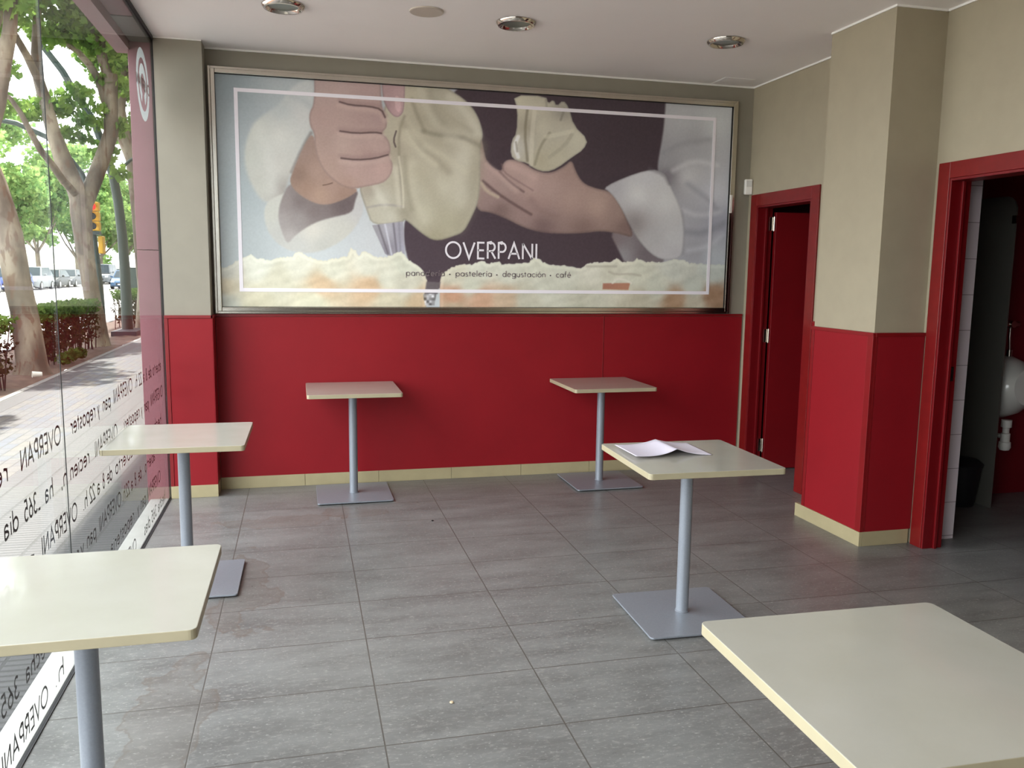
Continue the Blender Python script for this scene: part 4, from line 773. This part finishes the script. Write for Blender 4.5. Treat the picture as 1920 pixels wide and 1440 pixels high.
# hedges
def hedge(x0, x1, y0, y1, h_, n_, seed, label):
    t = empty('hedge', ((x0+x1)/2, (y0+y1)/2, GZ), 0, label, 'hedge', 'clipped hedges in the tree bed'); r = np.random.default_rng(seed)
    def scat(n, za, zb, size, name, m):
        mb = MB(); P = np.stack([r.uniform(x0, x1, n), r.uniform(y0, y1, n), r.uniform(za, zb, n)], 1); leaves(mb, [tuple(p_)+(.07,) for p_ in P], n*3, size, seed+5); fast_build(mb, name, m, t)
    scat(n_, h_-.22, h_-.03, .055, 'foliage', hedge_m); scat(int(n_*.42), .12, h_-.22, .055, 'dry_twigs', hedgebrown_m)
    mb = MB()
    for k in range(int((y1-y0)*14)):
        x = r.uniform(x0, x1); y = r.uniform(y0, y1); mb.tube([(x, y, -.1), (x+r.uniform(-.06, .06), y+r.uniform(-.06, .06), .35), (x+r.uniform(-.15, .15), y+r.uniform(-.15, .15), h_-.1)], [.012, .009, .005], 5)
    o = mb.build('stems', speckle('hedge_stem_bark_%d' % seed, srgb(60, 40, 36), .2, 20, .8, 0)); o.parent = t; o.matrix_parent_inverse = Matrix.Translation(t.location).inverted()
hedge(-4.15, -3.75, 14.0, 17.5, .90, 2600, 11, 'clipped hedge between the two big plane tree trunks')
hedge(-4.55, -3.75, 22.6, 26.5, .92, 2200, 12, 'clipped hedge behind the curved lamp post')
hedge(-4.05, -3.62, 8.6, 12.2, .88, 2200, 13, 'bright green hedge at the left edge, in front of the nearest trunk')
ws = empty('low_shrub', (-3.60, 14.6, GZ), 0, 'small fresh green shrub at the foot of the middle hedge', 'shrub')
mb = MB(); leaves(mb, [(-3.60, 14.3, .08, .11), (-3.59, 14.8, .09, .12), (-3.59, 15.3, .07, .10)], 700, .07, 31); fast_build(mb, 'foliage', hedge_m, ws)
cup = MB().lathe([(.032, 0), (.045, .12), (.042, .12), (.03, .006)], 24).build('paper_cup', plastic_m, smooth=True); cup.location = (-3.46, 12.62, .035); cup.rotation_euler = (math.radians(88), 0, math.radians(-68)); tag(cup, 'white paper cup lying on the soil by the kerb', 'cup')
sl = MB().box(-4.15, -3.62, 20.4, 21.6, -.05, .06).build('concrete_slab', gran_m, bevel=.01); tag(sl, 'flat pale concrete slab at the foot of the lamp post', 'slab')
ub = empty('utility_cabinet', (-11.6, 66, RZ), 0, 'dark grey street cabinet beyond the lamp post', 'cabinet')
MB().box(-.28, .28, -.25, .25, 0, 1.62).build('body', green_m, ub, bevel=.02); MB().box(-.31, .31, -.28, .28, 1.621, 1.68).build('roof', green_m, ub, bevel=.01)

# cars
glasscar_m = speckle('car_glass', srgb(50, 62, 70), .1, 3, .25, 0, spec=.3); tyre_m = speckle('tyre', srgb(28, 28, 30), .1, 20, .7, 0); hub_m = speckle('alloy', srgb(170, 172, 176), .05, 20, .3, 0, metal=.8); lamp_m = speckle('headlamp', srgb(220, 224, 228), .05, 20, .1, 0)
def car(name, cx, y0, Ln, W, Hh, paintc, kind, label, face=-1, nm='car'):
    """y0 = near end; the car's front faces the near end (face -1) or away"""
    root = empty(name, (cx, y0+Ln/2, RZ), 0 if face < 0 else math.pi, label, 'car', 'cars on the street')
    paintc = tuple(c*.42 for c in paintc[:3])+(1,)
    bm_ = speckle('car_paint_'+nm, paintc, .03, 2, .4, 0, spec=.25)
    L2 = Ln/2; belt = Hh*.60 if kind != 'van' else Hh*.56
    st = [(-L2, .30, belt*.62, .78), (-L2+.12, .22, belt*.78, .92), (-L2+.55, .18, belt*.90, 1), (-L2+1.15, .18, belt, 1), (L2-.9, .18, belt, 1), (L2-.25, .2, belt*.98, .98), (L2, .32, belt*.75, .88)]
    vs = []; fs = []
    for (y, zb, zt, wf) in st:
        h2 = W/2*wf; zm = (zb+zt)/2
        vs += [(-h2*.94, y, zb), (-h2, y, zm), (-h2*.93, y, zt), (h2*.93, y, zt), (h2, y, zm), (h2*.94, y, zb)]
    for i in range(len(st)-1):
        for k in range(6): fs.append((i*6+k, i*6+(k+1) % 6, (i+1)*6+(k+1) % 6, (i+1)*6+k))
    fs += [(0, 1, 2, 3, 4, 5), tuple((len(st)-1)*6+k for k in range(5, -1, -1))]
    ws_, rs = {'hatch': (1.0, .35), 'suv': (1.05, .25), 'sedan': (1.15, .9), 'van': (.75, .12)}[kind]
    ya, yb, yc, yd = -L2+ws_, -L2+ws_+.65, L2-rs-.45, L2-rs*.5
    n0 = len(vs); tw = W/2*.76; bw_ = W/2*.93
    vs += [(-bw_, ya, belt-.01), (bw_, ya, belt-.01), (bw_, yd, belt-.01), (-bw_, yd, belt-.01), (-tw, yb, Hh-.03), (tw, yb, Hh-.03), (tw, yc, Hh-.03), (-tw, yc, Hh-.03), (-tw*.8, (yb+yc)/2, Hh), (tw*.8, (yb+yc)/2, Hh)]
    for f_ in [(0, 1, 5, 4), (2, 3, 7, 6), (1, 2, 6, 5), (3, 0, 4, 7), (4, 5, 9, 8), (5, 6, 9), (6, 7, 8, 9), (7, 4, 8)]: fs.append(tuple(n0+i for i in f_))
    body = MB().add(vs, fs).build('body', bm_, root, smooth=True, bevel=.03)
    def q(a, b, c, d, ins=.12, off=.006):
        a, b, c, d = map(Vector, (a, b, c, d)); m = (a+b+c+d)/4; nrm = (b-a).cross(d-a).normalized(); 
        if nrm.dot(m-Vector((0, 0, belt*.8))) < 0: nrm = -nrm
        return [p_+(m-p_)*ins+nrm*off for p_ in (a, b, c, d)]
    T = lambda i: vs[n0+i]
    MB().add(q(T(0), T(1), T(5), T(4), .10), [(0, 1, 2, 3)]).build('windscreen', glasscar_m, root)
    MB().add(q(T(2), T(3), T(7), T(6), .14), [(0, 1, 2, 3)]).build('rear_window', glasscar_m, root)
    for a, b, c, d in ((1, 2, 6, 5), (3, 0, 4, 7)):
        MB().add(q(T(a), T(b), T(c), T(d), .13), [(0, 1, 2, 3)]).build('side_window', glasscar_m, root)
    for sx_ in (-1, 1):
        for wy in (-L2+.80, L2-.80):
            wo = MB().lathe([(.20, -.10), (.31, -.10), (.325, -.06), (.325, .06), (.31, .10), (.20, .10)], 24, (0, 0, 0), 'x').build('wheel', tyre_m, root, smooth=True); wo.location = (sx_*(W/2-.09), wy, .325)
            MB().lathe([(.195, -.108), (.195, .108)], 20, (0, 0, 0), 'x').build('hubcap', hub_m, wo)
        MB().box(sx_*W*.36-.14, sx_*W*.36+.14, -L2-.012, -L2+.06, belt*.60, belt*.74).build('headlamp', lamp_m, root, bevel=.02)
        mo = MB().box(-.09, .09, -.06, .06, -.07, .07).build('wing_mirror', black_m if nm == 'white_van' else bm_, root, bevel=.03); mo.location = (sx_*(W/2+.08), -L2+1.45, belt+.08)
    MB().box(-W*.22, W*.22, -L2-.015, -L2+.05, belt*.38, belt*.55).build('grille', black_m, root)
    MB().box(-.26, .26, -L2-.03, -L2-.005, .32, .42).build('number_plate', lamp_m, root); return root
row = -18.9
car('car', row, 54.7, 4.2, 1.80, 1.50, srgb(30, 70, 190), 'hatch', 'bright blue car at the far left of the parked row', nm='blue')
car('car', row, 61.2, 4.2, 1.80, 1.56, srgb(40, 84, 170), 'suv', 'mid blue car parked just right of the nearest trunk', nm='mid_blue')
car('car', row, 66.1, 4.3, 1.82, 1.66, srgb(190, 196, 200), 'suv', 'silver white sport utility car between blue and dark cars', nm='silver_white')
car('car', row, 71.0, 4.3, 1.78, 1.44, srgb(70, 76, 84), 'hatch', 'dark grey hatchback parked right of the silver white one', nm='dark_grey')
car('car', row, 75.8, 4.3, 1.78, 1.46, srgb(120, 124, 130), 'sedan', 'mid grey saloon parked left of the forked tree', nm='mid_grey')
car('van', row+.1, 88.4, 4.6, 1.90, 1.95, srgb(176, 182, 188), 'van', 'pale silver van parked right of the traffic light', nm='silver_van')
car('car', row, 94.0, 4.3, 1.80, 1.5, srgb(200, 204, 206), 'hatch', 'white hatchback behind the lamp post, beyond the van', nm='white')
car('car', -13.3, 70, 4.2, 1.78, 1.45, srgb(120, 160, 205), 'hatch', 'light blue car partly behind the street cabinet', nm='light_blue')
car('van', -5.95+.02, 10.4, 5.0, 1.95, 1.95, srgb(205, 206, 206), 'van', 'white van at the kerb with black wing mirror, at the left edge', face=1, nm='white_van')

# far row of trees, white railing, building
def far_tree(x, y, h_, seed, label, lean=0):
    t = empty('plane_tree', (x, y, RZ+.1), 0, label, 'tree', 'plane trees across the street'); r = random.Random(seed); mb = MB()
    fk = 2.4+r.random()*.6; mb.tube([(x, y, -.3), (x+.05, y, 1.2), (x+lean*.3, y, fk)], [.24, .19, .17], 8); bl = []
    for k in range(6):
        a = k*math.pi/3+r.random(); dx, dy = math.cos(a), math.sin(a); l = 1.6+r.random()*1.4
        p1 = (x+lean*.3+dx*l*.5, y+dy*l*.5, fk+1.2+r.random()*.5); p2 = (x+dx*l*1.2, y+dy*l*1.2, fk+3.0+r.random()*1.5)
        mb.tube([(x+lean*.3, y, fk-.15), p1, p2], [.11, .08, .04], 6); bl += [(p2[0], p2[1], p2[2]+.5, 1.5), (p1[0]*.5+p2[0]*.5, p1[1]*.5+p2[1]*.5, p2[2]-.8, 1.0)]
    for k in range(9): bl.append((x+r.uniform(-2.4, 2.4), y+r.uniform(-2.4, 2.4), r.uniform(5.5, h_-1.2), r.uniform(1.2, 2.0)))
    for k in range(4): bl.append((x+r.uniform(-2.6, 2.6), y+r.uniform(-2, 2), r.uniform(3.6, 4.6), r.uniform(.5, .9)))
    o = mb.build('trunk', bark_m, smooth=True); o.parent = t; o.matrix_parent_inverse = Matrix.Translation(t.location).inverted()
    mb = MB(); leaves(mb, bl, 6500, .34, seed); fast_build(mb, 'foliage', farleaf_m, t)
for i, (x, y, h_, lab) in enumerate([(-22.6, 66, 14.5, 'left edge plane tree beyond the bright blue car'), (-22.6, 74, 14, 'plane tree beyond the mid blue car, left of the white railing'), (-22.8, 84, 14.5, 'forked plane tree standing before the white railing'), (-22.4, 96, 14.5, 'plane tree beyond the dark grey hatchback'), (-22.6, 108, 13, 'plane tree across the street behind the traffic light'), (-22.4, 121, 14, 'plane tree across the street, above the silver van'), (-22.6, 136, 15, 'plane tree across the street, seen between lamp post and traffic light'), (-22.4, 154, 17, 'distant plane tree behind the lamp post'), (-12.0, 92, 10.5, 'median plane tree seen behind the red cladding side'), (-14.5, 112, 12, 'median plane tree right of the lamp post')]):
    far_tree(x, y, h_, 40+i, lab)
rl = empty('white_railing', (-25.0, 100, RZ+.1), 0, 'white metal railing on a low wall beyond the parked cars', 'railing')
wm = speckle('white_render', srgb(225, 222, 214), .03, 2, .8, 0)
under(MB().box(-25.2, -24.8, 70, 150, RZ+.1, 1.55).build('low_wall', wm), rl)
mb = MB()
for k in range(160): y = 80+k*.25; mb.box(-25.02, -24.98, y, y+.06, 1.551, 3.15)
mb.box(-25.03, -24.97, 80, 120, 3.1, 3.18); mb.box(-25.03, -24.97, 80, 120, 1.62, 1.70); under(mb.build('bars', white_m), rl)
hb = empty('hedge', (-26.6, 100, RZ+.1), 0, 'green garden hedge behind the white railing', 'hedge'); r = np.random.default_rng(77)
mb = MB(); leaves(mb, [(-26.6+r.uniform(-.5, .5), y, r.uniform(1.0, 2.8), .7) for y in np.arange(72, 130, .3)], 6500, .35, 78); fast_build(mb, 'foliage', farleaf_m, hb)
bd = empty('apartment_building', (-46, 120, RZ), 0, 'white apartment building far behind the trees across the street', 'building')
under(MB().box(-58, -38, 96, 150, RZ, 13).build('walls', wm), bd)
for fy in range(6):
    for fz in range(4):
        under(MB().box(-38.0, -37.95, 99+fy*8, 100.6+fy*8, 2.2+fz*2.9, 3.8+fz*2.9).build('window', glasscar_m), bd)
for k in range(7):
    for fz in range(4): under(MB().box(-56.5+k*2.7, -55.2+k*2.7, 95.95, 96.0, 2.2+fz*2.9, 3.8+fz*2.9).build('window', glasscar_m), bd)
